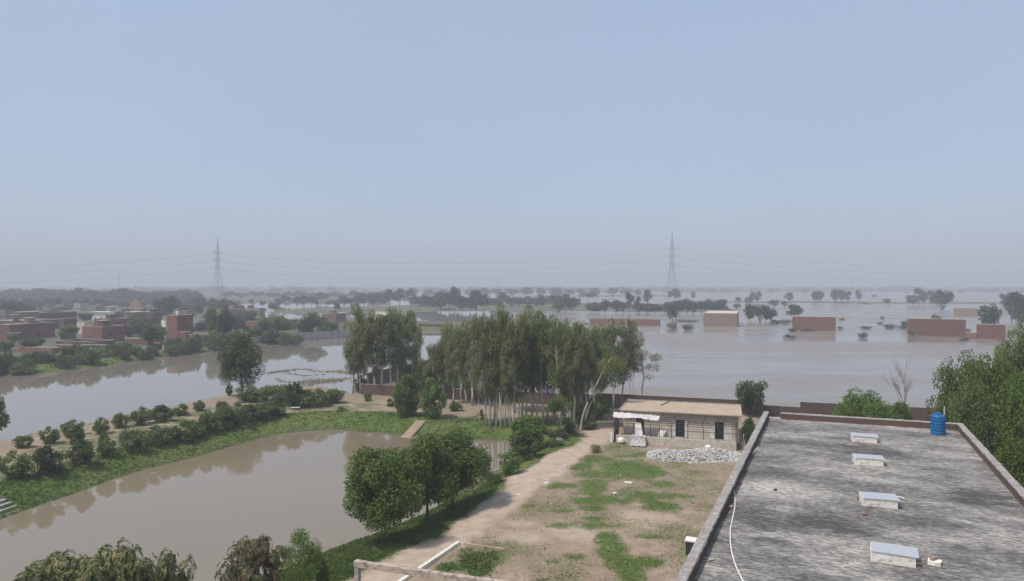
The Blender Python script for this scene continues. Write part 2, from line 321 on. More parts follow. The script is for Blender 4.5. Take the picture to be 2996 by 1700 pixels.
def height(X, Y):
    n = fbm(X, Y, 9, 3)-0.5
    sM = sdf(mainp, X, Y)+n*1.6; sP = sdf(pondp, X, Y)+n*1.4; sV = sdf(villp, X, Y)+(fbm(X, Y, 25, 5)-0.5)*5
    h = np.where(sM > 0, WZ+sm(0, 6, sM)*1.5, np.maximum(WZ+sM*0.3, -3.2))
    h = np.where(sP > -8, np.minimum(h, np.where(sP > 0, np.maximum(WZ-sP*0.3, -3.2), WZ+sm(0, 7, -sP)*1.5)), h)
    hv = np.where(sV > 0, WZ+sm(0, 6, sV)*1.6, np.maximum(WZ+sV*0.3, -3.2)); h = np.maximum(h, hv)
    for q in strips:
        s = sdf(q, X, Y)+(fbm(X, Y, 60, 8)-0.5)*14
        h = np.maximum(h, np.where(s > 0, WZ+sm(0, 12, s)*0.9, np.maximum(WZ+s*0.1, -3.2)))
    rough = (fbm(X, Y, 2.2, 11)-0.5)*0.16
    inorch = sm(-1, 2, sdf(orch_p, X, Y))
    return h+rough*(h > WZ+0.1), sM, sP, sV, inorch
def masks(X, Y):
    h, sM, sP, sV, orch = height(X, Y)
    n1 = fbm(X, Y, 5, 21); n2 = fbm(X, Y, 1.3, 23)
    slope = sm(10.5, 7.0, -sP+n1*4-2)*(sM > 0)                      # lush grass on the pond bank
    edge = sm(7, 3.5, sM+n1*3-1.5)*(sM > -0.5)*0.55
    g = np.maximum(slope, np.where(Y < 127, edge*(X < -3), 0))
    e = np.zeros_like(X)
    for cx, cy, rx, ry in gell_w:
        d = np.sqrt(((X-cx)/rx)**2+((Y-cy)/ry)**2)+(n1-0.5)*1.5+(n2-0.5)*1.3
        e = np.maximum(e, 0.85*sm(1.7, 0.3, d))
    e = np.maximum(e, 0.75*sm(-0.8, 1.2, sdf(lawn_p, X, Y)+(n2-0.5)*3))
    e = np.maximum(e, (0.12+sm(0.45, 0.8, n1)*0.35)*(X > -20)*(Y < 92))
    bank = sm(-0.8, 0.8, sdf(bank_p, X, Y)+(n2-0.5)*2+(n1-0.5)*1.5)      # bank between pond and path
    g = np.maximum(g*(1-(X > -4)*(Y < 80)), np.maximum(e*(Y < 95)*(X > -8), bank*0.9))
    pth = sm(-0.8, 0.6, sdf(path_p, X, Y)+(n2-0.5)*1.6+(n1-0.5)*1.2)
    pl = pth.copy()
    for cx, cy, rx, ry in dust_w:
        pl = np.maximum(pl, 0.8*sm(1.3, 0.4, np.sqrt(((X-cx)/rx)**2+((Y-cy)/ry)**2)+(n1-0.5)*1.0))
    g = g*(1-pth)*(1-0.85*orch*(sP < -8.5)); g = np.maximum(g, edge*1.2*(Y < 127)*(X < -3)*(sP < -8.5)*(1-pth))
    vil = (sV > 0)
    g = np.where(vil, np.maximum(g, sm(8, 2, sV)*0.7+sm(0.5, 0.7, fbm(X, Y, 30, 31))*0.5), g)
    farm = (Y > 320)
    g = np.where(farm & ~vil, 0.3+0.5*(fbm(X, Y, 80, 33)-0.5), g)
    masks.pth = pth
    return h, np.clip(g, 0, 1), np.clip(pl, 0, 1), np.clip(orch, 0, 1)
# ------------------------------------------------------------------ ground sheet
def build_ground():
    nc, nr = 640, 640
    rr = np.sign(np.linspace(-1, 1, nc))*np.abs(np.linspace(-1, 1, nc))**1.25*2.2
    dd = np.concatenate([np.linspace(-60, 20, 20, endpoint=False), 20*np.exp(np.linspace(0, math.log(9000/20), nr-20))])
    RR, DD = np.meshgrid(rr, dd)
    X = RR*np.maximum(DD, 70)+0.0; Y = DD
    X = np.where(DD < 70, RR*70, X)
    h, g, pl, orch = masks(X, Y)
    V = np.stack([X, Y, h], -1).reshape(-1, 3)
    idx = np.arange(nr*nc).reshape(nr, nc)
    q = np.stack([idx[:-1, :-1], idx[:-1, 1:], idx[1:, 1:], idx[1:, :-1]], -1).reshape(-1, 4)
    me = bpy.data.meshes.new('ground'); me.vertices.add(len(V)); me.vertices.foreach_set('co', V.reshape(-1).astype(np.float32))
    me.loops.add(q.size); me.loops.foreach_set('vertex_index', q.reshape(-1).astype(np.int32))
    me.polygons.add(len(q)); me.polygons.foreach_set('loop_start', np.arange(0, q.size, 4, dtype=np.int32))
    me.update(calc_edges=True)
    me.polygons.foreach_set('use_smooth', np.ones(len(q), bool))
    at = me.color_attributes.new('cover', 'FLOAT_COLOR', 'POINT')
    far_ = np.clip(sm(150, 175, Y)+sm(-1, 3, sdf(villp, X, Y)), 0, 1)
    cc = np.stack([g, pl, orch, far_], -1).reshape(-1).astype(np.float32); at.data.foreach_set('color', cc)
    m, t, bs = newmat('ground_mat'); v = objvec(t)
    a = N(t, 'ShaderNodeAttribute', attribute_name='cover'); sp = N(t, 'ShaderNodeSeparateColor'); t.links.new(a.outputs['Color'], sp.inputs[0])
    nz = noise(t, v, 0.9, 8, 0.7); nzf = noise(t, v, 6, 6, 0.7); nb = noise(t, v, 0.12, 4, 0.6)
    soil = mix(t, ramp(t, nz, [(0.35, 0.0), (0.65, 1.0)]), (0.25, 0.185, 0.135), (0.4, 0.31, 0.24))
    soil = mix(t, ramp(t, noise(t, v, 0.3, 7, 0.72), [(0.45, 0.0), (0.6, 0.7)]), soil, (0.2, 0.165, 0.1))
    soil = mix(t, ramp(t, nb, [(0.4, 0.0), (0.62, 0.7)]), soil, (0.25, 0.19, 0.13))
    soil = mix(t, math_(t, 'MULTIPLY', ramp(t, nzf, [(0.55, 0.0), (0.7, 1.0)]), 0.4), soil, (0.15, 0.125, 0.075))
    soil = mix(t, math_(t, 'MULTIPLY', a.outputs['Alpha'], 0.85), soil, mix(t, ramp(t, nb, [(0.35, 0.0), (0.62, 1.0)]), (0.05, 0.06, 0.032), (0.13, 0.115, 0.075)))
    pale = mix(t, ramp(t, nz, [(0.4, 0.0), (0.62, 1.0)]), (0.4, 0.31, 0.235), (0.5, 0.4, 0.31))
    col = mix(t, math_(t, 'MULTIPLY', sp.outputs[1], 0.9), soil, pale)
    # furrows of the orchard strip
    mp = N(t, 'ShaderNodeMapping'); t.links.new(v, mp.inputs[0]); mp.inputs['Rotation'].default_value = (0, 0, R(-8))
    wv = N(t, 'ShaderNodeTexWave', bands_direction='Y'); wv.inputs['Scale'].default_value = 0.2; wv.inputs['Distortion'].default_value = 3.5; wv.inputs['Detail'].default_value = 3; wv.inputs['Detail Scale'].default_value = 0.6
    t.links.new(mp.outputs[0], wv.inputs['Vector'])
    fur = mix(t, ramp(t, wv.outputs['Fac'], [(0.15, 0.0), (0.45, 1.0)]), (0.19, 0.15, 0.1), (0.46, 0.37, 0.27))
    fur = mix(t, ramp(t, nb, [(0.42, 0.0), (0.55, 0.6)]), fur, (0.22, 0.17, 0.12))
    fur = mix(t, ramp(t, noise(t, v, 0.35, 5, 0.65), [(0.4, 0.0), (0.52, 0.85)]), fur, (0.13, 0.135, 0.06))
    col = mix(t, sp.outputs[2], col, fur)
    gr = mix(t, ramp(t, nz, [(0.3, 0.0), (0.7, 1.0)]), (0.055, 0.095, 0.02), (0.12, 0.165, 0.04))
    gr = mix(t, ramp(t, nb, [(0.45, 0.0), (0.6, 0.45)]), gr, (0.15, 0.16, 0.06))
    gf = math_(t, 'ADD', sp.outputs[0], math_(t, 'MULTIPLY', math_(t, 'SUBTRACT', math_(t, 'ADD', math_(t, 'MULTIPLY', nz, 0.6), math_(t, 'MULTIPLY', nzf, 0.4)), 0.5), 2.2))
    gf = math_(t, 'MULTIPLY', gf, ramp(t, sp.outputs[0], [(0.02, 0.0), (0.15, 1.0)]))
    col = mix(t, ramp(t, gf, [(0.22, 0.0), (0.75, 1.0)]), col, gr)
    # wet margin by the water
    sx = N(t, 'ShaderNodeSeparateXYZ'); t.links.new(v, sx.inputs[0])
    wet = ramp(t, math_(t, 'ADD', math_(t, 'MULTIPLY', math_(t, 'ADD', sx.outputs[2], 1.5), 2.0), math_(t, 'MULTIPLY', math_(t, 'SUBTRACT', nz, 0.5), 1.2)), [(0.1, 1.0), (0.6, 0.0)])
    col = mix(t, math_(t, 'MULTIPLY', wet, 0.7), col, (0.1, 0.085, 0.055))
    t.links.new(col, bs.inputs['Base Color']); bs.inputs['Roughness'].default_value = 0.95; bs.inputs['Specular IOR Level'].default_value = 0.15
    bump(t, bs, math_(t, 'ADD', nz, math_(t, 'MULTIPLY', nzf, 0.4)), 0.6, 0.12)
    me.materials.append(m); o = link('ground', me); tag(o, kind='structure')
    # the beaten path is its own piece of the same sheet
    pm_ = (masks.pth.reshape(-1)[q].mean(1) > 0.5)
    for nm_, keep in (('dirt_path', pm_), ('ground', ~pm_)):
        if nm_ == 'ground':
            m2 = me
        qq = q[keep]; used, inv = np.unique(qq, return_inverse=True); inv = inv.reshape(qq.shape)
        m2 = bpy.data.meshes.new(nm_); m2.vertices.add(len(used)); m2.vertices.foreach_set('co', V[used].reshape(-1).astype(np.float32))
        m2.loops.add(qq.size); m2.loops.foreach_set('vertex_index', inv.reshape(-1).astype(np.int32))
        m2.polygons.add(len(qq)); m2.polygons.foreach_set('loop_start', np.arange(0, qq.size, 4, dtype=np.int32)); m2.update(calc_edges=True)
        m2.polygons.foreach_set('use_smooth', np.ones(len(qq), bool))
        a2 = m2.color_attributes.new('cover', 'FLOAT_COLOR', 'POINT'); a2.data.foreach_set('color', cc.reshape(-1, 4)[used].reshape(-1))
        m2.materials.append(m)
        if nm_ == 'ground': o.data = m2
        else: tag(link('dirt_path', m2), kind='structure')
build_ground()
fw = MB(); fw.add([(-20000, -200, WZ), (20000, -200, WZ), (20000, 20000, WZ), (-20000, 20000, WZ)], [(0, 1, 2, 3)])
tag(fw.build('flood_water', M['flood']), kind='structure')
pp = MB(); pc = pondp.mean(0); pq = [(pc[0]+(x-pc[0])*1.0, pc[1]+(y-pc[1])*1.0) for x, y in pondp]
# outline pushed a little under the banks
op = []
for i in range(len(pq)):
    a = Vector(pq[i-1]); b = Vector(pq[i]); c = Vector(pq[(i+1) % len(pq)]); n = ((b-a).normalized()+(c-b).normalized()).normalized()
    op.append((b.x-n.y*1.6, b.y+n.x*1.6, WZ+0.05))
pp.add(op, [tuple(range(len(op)-1, -1, -1))]); tag(pp.build('pond_water', M['pond']), kind='structure')
GH = {}
def gh(x, y): return float(height(np.array([float(x)]), np.array([float(y)]))[0][0])
# ------------------------------------------------------------------ foliage
def leaves(centers, radii, n, L, W, droop=0.3, shell=0.5, bend=0.0, flat=0.0, seed=0):
    r = np.random.default_rng(seed); centers = np.asarray(centers, float); radii = np.asarray(radii, float)
    vol = (radii[:, 0]*radii[:, 1]*radii[:, 2])**0.75; k = r.choice(len(centers), n, p=vol/vol.sum())
    d = r.normal(size=(n, 3)); d /= np.linalg.norm(d, axis=1)[:, None]
    rad = shell+(1-shell)*r.random(n)**0.6; rad = np.where(r.random(n) < 0.2, r.random(n), rad)
    pos = centers[k]+d*radii[k]*rad[:, None]
    ax = r.normal(size=(n, 3)); ax /= np.linalg.norm(ax, axis=1)[:, None]
    ax = ax*0.8+d*0.7; ax[:, 2] -= droop; ax[:, 2] *= (1-flat); ax /= np.linalg.norm(ax, axis=1)[:, None]
    up = r.normal(size=(n, 3))*0.6+d*0.6; up[:, 2] += 0.5
    sd_ = np.cross(ax, up); sd_ /= np.linalg.norm(sd_, axis=1)[:, None]+1e-9
    l = L*(0.6+0.8*r.random(n))[:, None]; w_ = W*(0.7+0.6*r.random(n))[:, None]
    mid = pos+ax*l*0.45; tip = pos+ax*l; tip[:, 2] -= bend*l[:, 0]
    return np.stack([pos, mid-sd_*w_/2, tip, mid+sd_*w_/2], 1)
def rosettes(centers, radii, n, L, W, seed=0):
    r = np.random.default_rng(seed); centers = np.asarray(centers, float); radii = np.asarray(radii, float); k = r.integers(len(centers), size=n)
    d = r.normal(size=(n, 3)); d[:, 2] += 0.35; d /= np.linalg.norm(d, axis=1)[:, None]; pos = centers[k]+d*radii[k]*(0.55+0.45*r.random(n))[:, None]
    m_ = 10; pos = np.repeat(pos, m_, 0); dd = np.repeat(d, m_, 0); N_ = n*m_; dd[:, 2] += 0.3; dd /= np.linalg.norm(dd, axis=1)[:, None]
    a = r.uniform(0, 6.28, N_); t1 = np.cross(dd, [0.3, 0.2, 1.0]); t1 /= np.linalg.norm(t1, axis=1)[:, None]; t2 = np.cross(dd, t1)
    out = t1*np.cos(a)[:, None]+t2*np.sin(a)[:, None]; ax = out*(0.7+0.3*r.random(N_))[:, None]+dd*0.45*(0.3+r.random(N_))[:, None]; ax[:, 2] -= 0.25; ax /= np.linalg.norm(ax, axis=1)[:, None]
    sd_ = np.cross(ax, dd); sd_ /= np.linalg.norm(sd_, axis=1)[:, None]+1e-9
    l = L*(0.6+0.6*r.random(N_))[:, None]; w_ = W*(0.7+0.5*r.random(N_))[:, None]
    mid = pos+ax*l*0.5; tip = pos+ax*l; tip[:, 2] -= 0.3*l[:, 0]
    return np.stack([pos, mid-sd_*w_/2, tip, mid+sd_*w_/2], 1)
def limbs(mb, H, r0, centers, cb, rn, lean=(0, 0), wob=0.15, m=0, sides=7, lim=0.3, many=12):
    pts = []; n = 7
    for i in range(n+1):
        t = i/n; pts.append(Vector((lean[0]*t**1.3*H+rn.uniform(-wob, wob)*(0 < i), lean[1]*t**1.3*H+rn.uniform(-wob, wob)*(0 < i), H*t*0.93)))
    rads = [r0*(1.35 if i == 0 else 1)*(1-0.85*i/n) for i in range(n+1)]
    mb.tube(pts, rads, sides, m)
    cs = list(centers); rn.shuffle(cs)
    for c in cs[:many]:
        c = Vector(c); tz = max(min((c.z-rn.uniform(0.4, 1.6)*max(0.3, H/12))/(H*0.93), 0.92), cb/H*0.85); i = min(int(tz*n), n-1); f = tz*n-i
        s = pts[i].lerp(pts[i+1], f); md = s.lerp(c, 0.5)+Vector((0, 0, 0.12*(c-s).length)); rr_ = rads[i]*lim*1.5
        mb.tube([s, md, c], [rr_, rr_*0.7, rr_*0.25], 5, m)
def proto(kind, H, cb, Rx, ncl, clr, nl, L, W, lm, bm='bark', droop=0.3, r0=None, seed=0, lean=(0, 0), shape='round', bend=0, flat=0.0, vs=1.0, shell=0.5, single=False, many=12, extra=None):
    """tree of height H; crown from cb up, radius Rx; made of ncl leaf clumps.  returns [(part name, mesh)]"""
    rn = random.Random(seed); cs = []; rs = []
    zc = (cb+H)/2; rz = (H-cb)/2
    for i in range(ncl):
        while True:
            a = rn.uniform(0, 2*math.pi); u = rn.uniform(-1, 1); q = rn.uniform(0.35, 1)**0.6
            x = math.cos(a)*math.sqrt(1-u*u)*q; y = math.sin(a)*math.sqrt(1-u*u)*q; z = u*q
            if shape == 'cone' and math.hypot(x, y) > 0.95*(1-(z+1)/2)+0.15: continue
            if shape == 'column' and math.hypot(x, y) > 0.7: continue
            if shape == 'umbrella' and z < 0.1: continue
            if shape == 'vase' and math.hypot(x, y) > 0.45+0.55*(z+1)/2: continue
            break
        k = clr*rn.uniform(0.7, 1.25)
        zz = zc+z*(rz-k*vs*0.6); tt = zz/H
        cs.append((x*(Rx-k*0.6)+lean[0]*tt**1.3*H, y*(Rx-k*0.6)+lean[1]*tt**1.3*H, zz)); rs.append((k, k, k*vs))
    V = rosettes(cs, rs, nl//10, L, W, seed) if kind == 'mango_tree' else leaves(cs, rs, nl, L, W, droop, shell, bend, flat, seed)
    V[:, :, 2] = np.maximum(V[:, :, 2], 0.05)
    tb = MB(); limbs(tb, H, r0 or H*0.02, cs, cb, rn, lean, 0.012*H, many=many)
    if single:
        tv = tb; lv = V.reshape(-1, 3); n0 = len(tv.v)
        tv.v += [tuple(p) for p in lv]; tv.f += [(n0+4*i, n0+4*i+1, n0+4*i+2, n0+4*i+3) for i in range(len(V))]; tv.m += [1]*len(V)
        return [(None, tv.mesh(kind, [M[bm], M[lm]]))]
    cm = quads_mesh('crown', V, [M[lm]] if not extra else [M[lm], M[extra[0]]], midx=None if not extra else (np.random.default_rng(seed).random(len(V)) < extra[1]).astype(int))
    return [('trunk', tb.mesh('trunk', M[bm], True)), ('crown', cm)]
def plant(name, parts, loc, sc, rz, label, cat='tree', group=None):
    if parts[0][0] is None:
        o = link(name, parts[0][1]); o.location = loc; o.rotation_euler = (0, 0, rz); o.scale = sc; return tag(o, label, cat, group)
    e = empty(name, loc, rz, label, cat, group); e.scale = sc
    for pn, me in parts: link(pn, me, e)
    return e
def put(name, parts, Hp, Wp, bx, by, ty, wpx, label, cat='tree', group=None, z0=None, rz=None, dy=0, sink=0.1):
    """stand a tree at picture point (bx, by) with its top at row ty and wpx wide"""
    z = 0.0 if z0 is None else z0
    p = P(bx, by, z)
    if z0 is None:
        for _ in range(3): z = gh(p.x, p.y); z = max(z, WZ); p = P(bx, by, z)
    h = ZAT(ty, p.y)-z; wd = wpx/F*p.y
    a = h/Hp; b = wd/Wp
    if cat in ('bush', 'tree') and h < 6: b *= rng.uniform(0.88, 1.15)
    return plant(name, parts, (p.x, p.y, z-sink), (b, b*rng.uniform(0.85, 1.1), a), rng.uniform(0, 6.28) if rz is None else rz, label, cat, group)
ORD = ['leftmost', 'second from left', 'third from left', 'fourth from left', 'fifth from left', 'sixth from left', 'seventh from left', 'eighth from left', 'ninth from left', 'tenth from left', 'eleventh from left', 'twelfth from left', 'thirteenth from left', 'fourteenth from left', 'fifteenth from left', 'sixteenth from left', 'seventeenth from left', 'eighteenth from left', 'nineteenth from left', 'twentieth from left']
def order(objs, desc, group):
    """labels a row of look-alikes by their order from the left of the photo"""
    objs.sort(key=lambda o: o.location.x/o.location.y)
    for i, o in enumerate(objs):
        o['label'] = (f"{ORD[i]} of {desc}" if i < len(objs)-1 else f"rightmost of {desc}"); o['group'] = group
# ---- prototypes
euc = [proto('eucalyptus', 18, 4.2+0.9*(i % 3), 2.5, 34, 0.56, 4600, 0.44, 0.1, 'euc' if i % 4 else 'euc_brown', 'bark_pale', droop=0.95, r0=0.17, seed=40+i, lean=(rng.uniform(-.05, .05), rng.uniform(-.05, .05)), shape='round', vs=2.1, bend=0.3, many=22) for i in range(7)]
euc_thin = [proto('eucalyptus', 18, 6, 2.6, 16, 0.62, 1300, 0.5, 0.08, 'euc_brown', 'bark_pale', droop=1.2, r0=0.12, seed=60+i, vs=1.5, bend=0.3, many=16) for i in range(2)]
leafy = [proto('leafy_tree', 8, 1.0, 3.4, 46, 1.15, 26000, 0.25, 0.14, 'dense', 'bark', 0.35, 0.17, seed=70+i, flat=0.2) for i in range(3)]
bright = [proto('leafy_tree', 6, 0.2, 1.9, 34, 0.55, 11000, 0.24, 0.12, 'bright', 'bark', 0.1, 0.09, seed=75+i, vs=1.3) for i in range(2)]
mango = [proto('mango_tree', 7, 0.9, 4.2, 60, 0.9, 19000, 0.38, 0.125, lm, 'bark', 0.75, 0.2, seed=80+i, bend=0.35) for i, lm in enumerate(['mango', 'mango_red'])]
shrub = [proto('orchard_tree', 2.7, 0.0, 1.45, 26, 0.34, 2300, 0.27, 0.12, lm, 'bark', -0.3, 0.05, seed=90+i, flat=0.0, shell=0.2) for i, lm in enumerate(['shrub', 'shrub', 'dark', 'bright', 'shrub'])]
bush = [proto('bush', 2.4, 0.0, 1.6, 18, 0.42, 1500, 0.34, 0.18, lm, 'bark', 0.1, 0.05, seed=100+i) for i, lm in enumerate(['shrub', 'dark', 'shrub', 'dark'])]
midt = [proto('tree', 8, 1.6, 3.0, 22, 0.95, 3600, 0.45, 0.24, lm, 'bark', 0.2, 0.15, seed=110+i) for i, lm in enumerate(['dark', 'shrub', 'dark'])]
far_round = [proto('tree', 10, 1.2, 4.4, 16, 1.5, 1100, 1.0, 0.6, 'far', 'bark', 0.1, 0.22, seed=120+i, single=True, many=6) for i in range(5)]
far_tall = [proto('tree', 14, 2.5, 3.2, 15, 1.2, 800, 1.0, 0.6, 'far', 'bark', 0.5, 0.2, seed=130+i, single=True, many=8, vs=1.3) for i in range(3)]
far_umb = [proto('tree', 9, 3.2, 5.2, 12, 1.3, 800, 0.9, 0.55, 'far', 'bark', 0.1, 0.22, seed=140, single=True, shape='umbrella', many=10)]
far_bush = [proto('bush', 3, 0, 2.2, 10, 0.9, 500, 0.5, 0.3, lm, 'bark', 0.1, 0.05, seed=145+i, single=True, many=3) for i, lm in enumerate(['far', 'dry', 'far'])]
# ------------------------------------------------------------------ far trees
FS = 1.3
def far_row(lst, Zf, desc, group, protos=None, seed=0):
    out = []; rn = random.Random(seed)
    for it in lst:
        x, b, t_, w_ = it[:4]; kind = it[4] if len(it) > 4 else 'r'
        pr, Hp, Wp = {'r': (far_round, 10, 9.4), 't': (far_tall, 14, 7), 'u': (far_umb, 9, 11), 'b': (far_bush, 3, 4.6)}[kind]
        bx, by = Zf(x, b); _, ty = Zf(x, t_); wpx = Zf(x+w_, b)[0]-bx
        out.append(put('bush' if kind == 'b' else 'tree', rn.choice(pr), Hp, Wp, bx, by, ty, wpx*1.2, 'x', 'bush' if kind == 'b' else 'tree', z0=WZ+0.1 if kind == 'b' or len(it) > 5 else WZ+0.6, rz=rn.uniform(0, 6.28)))
    order(out, desc, group)
far_row([(20, 705, 600, 120), (120, 700, 590, 150), (250, 700, 640, 90), (330, 690, 600, 90), (430, 700, 620, 110), (520, 695, 590, 130), (620, 700, 600, 140), (700, 700, 575, 150), (800, 700, 555, 160), (880, 705, 560, 150), (960, 705, 580, 150), (1060, 705, 590, 150), (1150, 705, 565, 150), (1220, 710, 560, 160), (1300, 710, 575, 160), (1390, 710, 600, 140)], Z1, 'the hazy trees in the belt behind the left village roofs', 'hazy trees behind the village')
far_row([(1460, 705, 575, 130), (1540, 705, 570, 130), (1620, 705, 590, 140), (1760, 705, 600, 130), (1860, 705, 600, 150), (1960, 710, 620, 130), (2010, 705, 640, 90)], Z1, 'the hazy trees between the village and the left pylon', 'hazy trees by the left pylon')
far_row([(40, 880, 670, 260), (160, 860, 690, 220), (260, 830, 720, 170), (470, 800, 730, 150), (620, 790, 740, 130), (1200, 880, 780, 110), (1270, 830, 750, 110), (1640, 850, 640, 180), (1720, 850, 620, 170), (1850, 830, 720, 180), (1960, 830, 730, 150), (2130, 790, 660, 120), (2220, 800, 650, 180), (2300, 800, 670, 150), (2390, 820, 720, 120)], Z1, 'the dark round trees among the village houses', 'dark trees among the village houses', seed=2)
far_row([(450, 800, 770, 170, 'b'), (560, 830, 780, 160, 'b'), (820, 850, 800, 170, 'b'), (1330, 1070, 900, 160), (1430, 1040, 910, 120), (1990, 960, 890, 130), (2050, 1010, 880, 150), (1980, 1010, 930, 120), (2130, 1040, 745, 130, 't'), (2270, 1020, 790, 150, 't'), (2360, 1020, 850, 130), (2200, 1020, 900, 140), (2450, 1000, 840, 120), (2520, 980, 830, 110), (2440, 880, 800, 110)], Z1, 'the trees crowding the right half of the brick village', 'trees in the right half of the village', seed=3)
far_row([(580, 735, 678, 65), (660, 730, 695, 55, 'b'), (740, 725, 650, 90), (800, 720, 625, 95), (920, 730, 640, 110), (980, 730, 625, 100), (1065, 735, 640, 105), (1120, 735, 680, 50), (1160, 700, 600, 115), (1235, 735, 675, 42), (1290, 730, 668, 80), (1390, 745, 640, 140), (1320, 785, 700, 75), (1500, 730, 645, 110), (340, 710, 680, 60)], Z2, 'the hazy trees in the far water right of the left pylon', 'hazy trees in the far water')
far_row([(1590, 725, 590, 150), (1680, 730, 600, 140), (1760, 730, 600, 120), (1850, 730, 572, 150), (1950, 730, 562, 140), (2060, 735, 553, 100, 't'), (2110, 740, 640, 110), (2180, 745, 620, 130), (2230, 750, 650, 100), (2300, 770, 620, 120), (2360, 770, 590, 150), (2440, 770, 600, 120), (2510, 770, 550, 110)], Z2, 'the blue-grey trees rising behind the left eucalyptus cluster', 'blue-grey trees behind the eucalyptus')
far_row([(90, 745, 650, 120), (160, 750, 610, 110), (230, 750, 680, 90), (310, 775, 580, 140), (440, 740, 545, 110), (520, 785, 620, 130), (600, 785, 640, 140), (665, 785, 560, 160), (740, 780, 620, 140), (850, 750, 650, 130), (930, 745, 600, 130), (1010, 745, 640, 130), (1090, 745, 650, 150), (1180, 745, 640, 130), (1260, 750, 640, 130), (1330, 750, 610, 140), (1440, 755, 612, 140)], Z3, 'the blue-grey trees on the strip behind the grove', 'blue-grey trees behind the grove', seed=4)
far_row([(1500, 770, 640, 130), (1560, 790, 620, 150), (1630, 790, 640, 130), (1690, 700, 650, 40), (1490, 800, 690, 120), (1780, 700, 600, 160, 'u'), (1820, 800, 690, 130), (1880, 805, 690, 130), (1950, 805, 660, 120), (2060, 805, 670, 130), (2130, 800, 690, 110), (2190, 790, 580, 95, 't'), (2280, 760, 630, 75, 't'), (2375, 730, 560, 95, 't')], Z3, 'the blue-grey trees left of the right pylon', 'blue-grey trees left of the right pylon', seed=5)
far_row([(480, 925, 805, 170), (570, 928, 800, 170), (660, 930, 815, 170), (760, 925, 830, 150), (880, 790, 650, 130), (1095, 780, 665, 60, 't'), (850, 925, 790, 170), (930, 928, 760, 170), (1020, 930, 750, 180), (1100, 928, 780, 160), (1190, 928, 790, 150), (1270, 925, 755, 170), (1350, 925, 770, 160), (1430, 925, 760, 130)], Z4, 'the hazy bushy trees under the right pylon', 'bushy trees under the right pylon', seed=6)
far_row([(855, 1035, 848, 105, 'r', 1), (1600, 875, 812, 85, 'r', 1), (1610, 800, 740, 65, 'r', 1), (1730, 825, 742, 90, 'r', 1), (1775, 815, 672, 70, 't', 1), (1840, 815, 668, 75, 't', 1), (1750, 1025, 800, 130, 'r', 1), (1860, 1030, 815, 150, 'r', 1), (1930, 1030, 820, 110, 'r', 1), (2000, 1025, 865, 120, 'r', 1), (2030, 865, 765, 100, 'r', 1), (2200, 810, 680, 105, 't', 1), (2140, 860, 780, 70, 'r', 1), (2262, 985, 818, 165, 'r', 1), (2500, 805, 670, 95, 't', 1)], Z4, 'the trees standing in the flood near the flooded brick rooms', 'trees in the flood by the brick rooms', seed=7)
far_row([(130, 330, 200, 70, 't'), (190, 330, 188, 90, 't'), (370, 335, 175, 110, 't'), (440, 335, 172, 100, 't'), (515, 330, 195, 110, 't'), (635, 325, 178, 62, 't'), (815, 280, 240, 45, 'r', 1), (960, 352, 283, 85)], Z5, 'the slim hazy trees on the dike right of the right pylon', 'slim trees on the dike')
far_row([(1260, 360, 230, 120), (1330, 355, 150, 130, 't'), (1390, 355, 200, 110, 't'), (1470, 355, 178, 95, 't'), (1540, 355, 200, 90, 't'), (1600, 425, 178, 210)], Z5, 'the grey trees crowding the dike near the right edge', 'grey trees on the dike')
far_row([(2150, 640, 325, 220), (2300, 400, 215, 90, 't'), (2400, 560, 190, 150, 't'), (2470, 560, 180, 170, 't'), (2540, 560, 330, 120), (2500, 590, 420, 150)], Z5, 'the darker trees by the flooded red walls at the right edge', 'darker trees at the right edge')
rn_ = random.Random(99)
far_row([(90+118*i+rn_.uniform(-30, 30), 745+rn_.uniform(-10, 30), 655+rn_.uniform(-15, 20), rn_.uniform(130, 210)) for i in range(17)], Z1, 'the low bluish trees just beyond the village roofs', 'low bluish trees beyond the roofs', seed=31)
far_row([(60+110*i+rn_.uniform(-30, 30), 690+rn_.uniform(-6, 6), 560+rn_.uniform(-15, 30), rn_.uniform(110, 190)) for i in range(18)], Z1, 'the taller hazy trees at the back of the left wooded belt', 'taller trees of the left belt', seed=32)
far_row([(260+95*i+rn_.uniform(-30, 30), 655+rn_.uniform(-8, 8), 590+rn_.uniform(-15, 15), rn_.uniform(90, 160)) for i in range(17)], Z2, 'the faint trees beyond the far water, right of left pylon', 'faint trees beyond the far water', seed=33)
far_row([(40+140*i+rn_.uniform(-30, 30), 640+rn_.uniform(-8, 8), 560+rn_.uniform(-15, 15), rn_.uniform(80, 150)) for i in range(17)], Z3, 'the faint trees far beyond the grove, near the horizon', 'faint trees beyond the grove', seed=34)
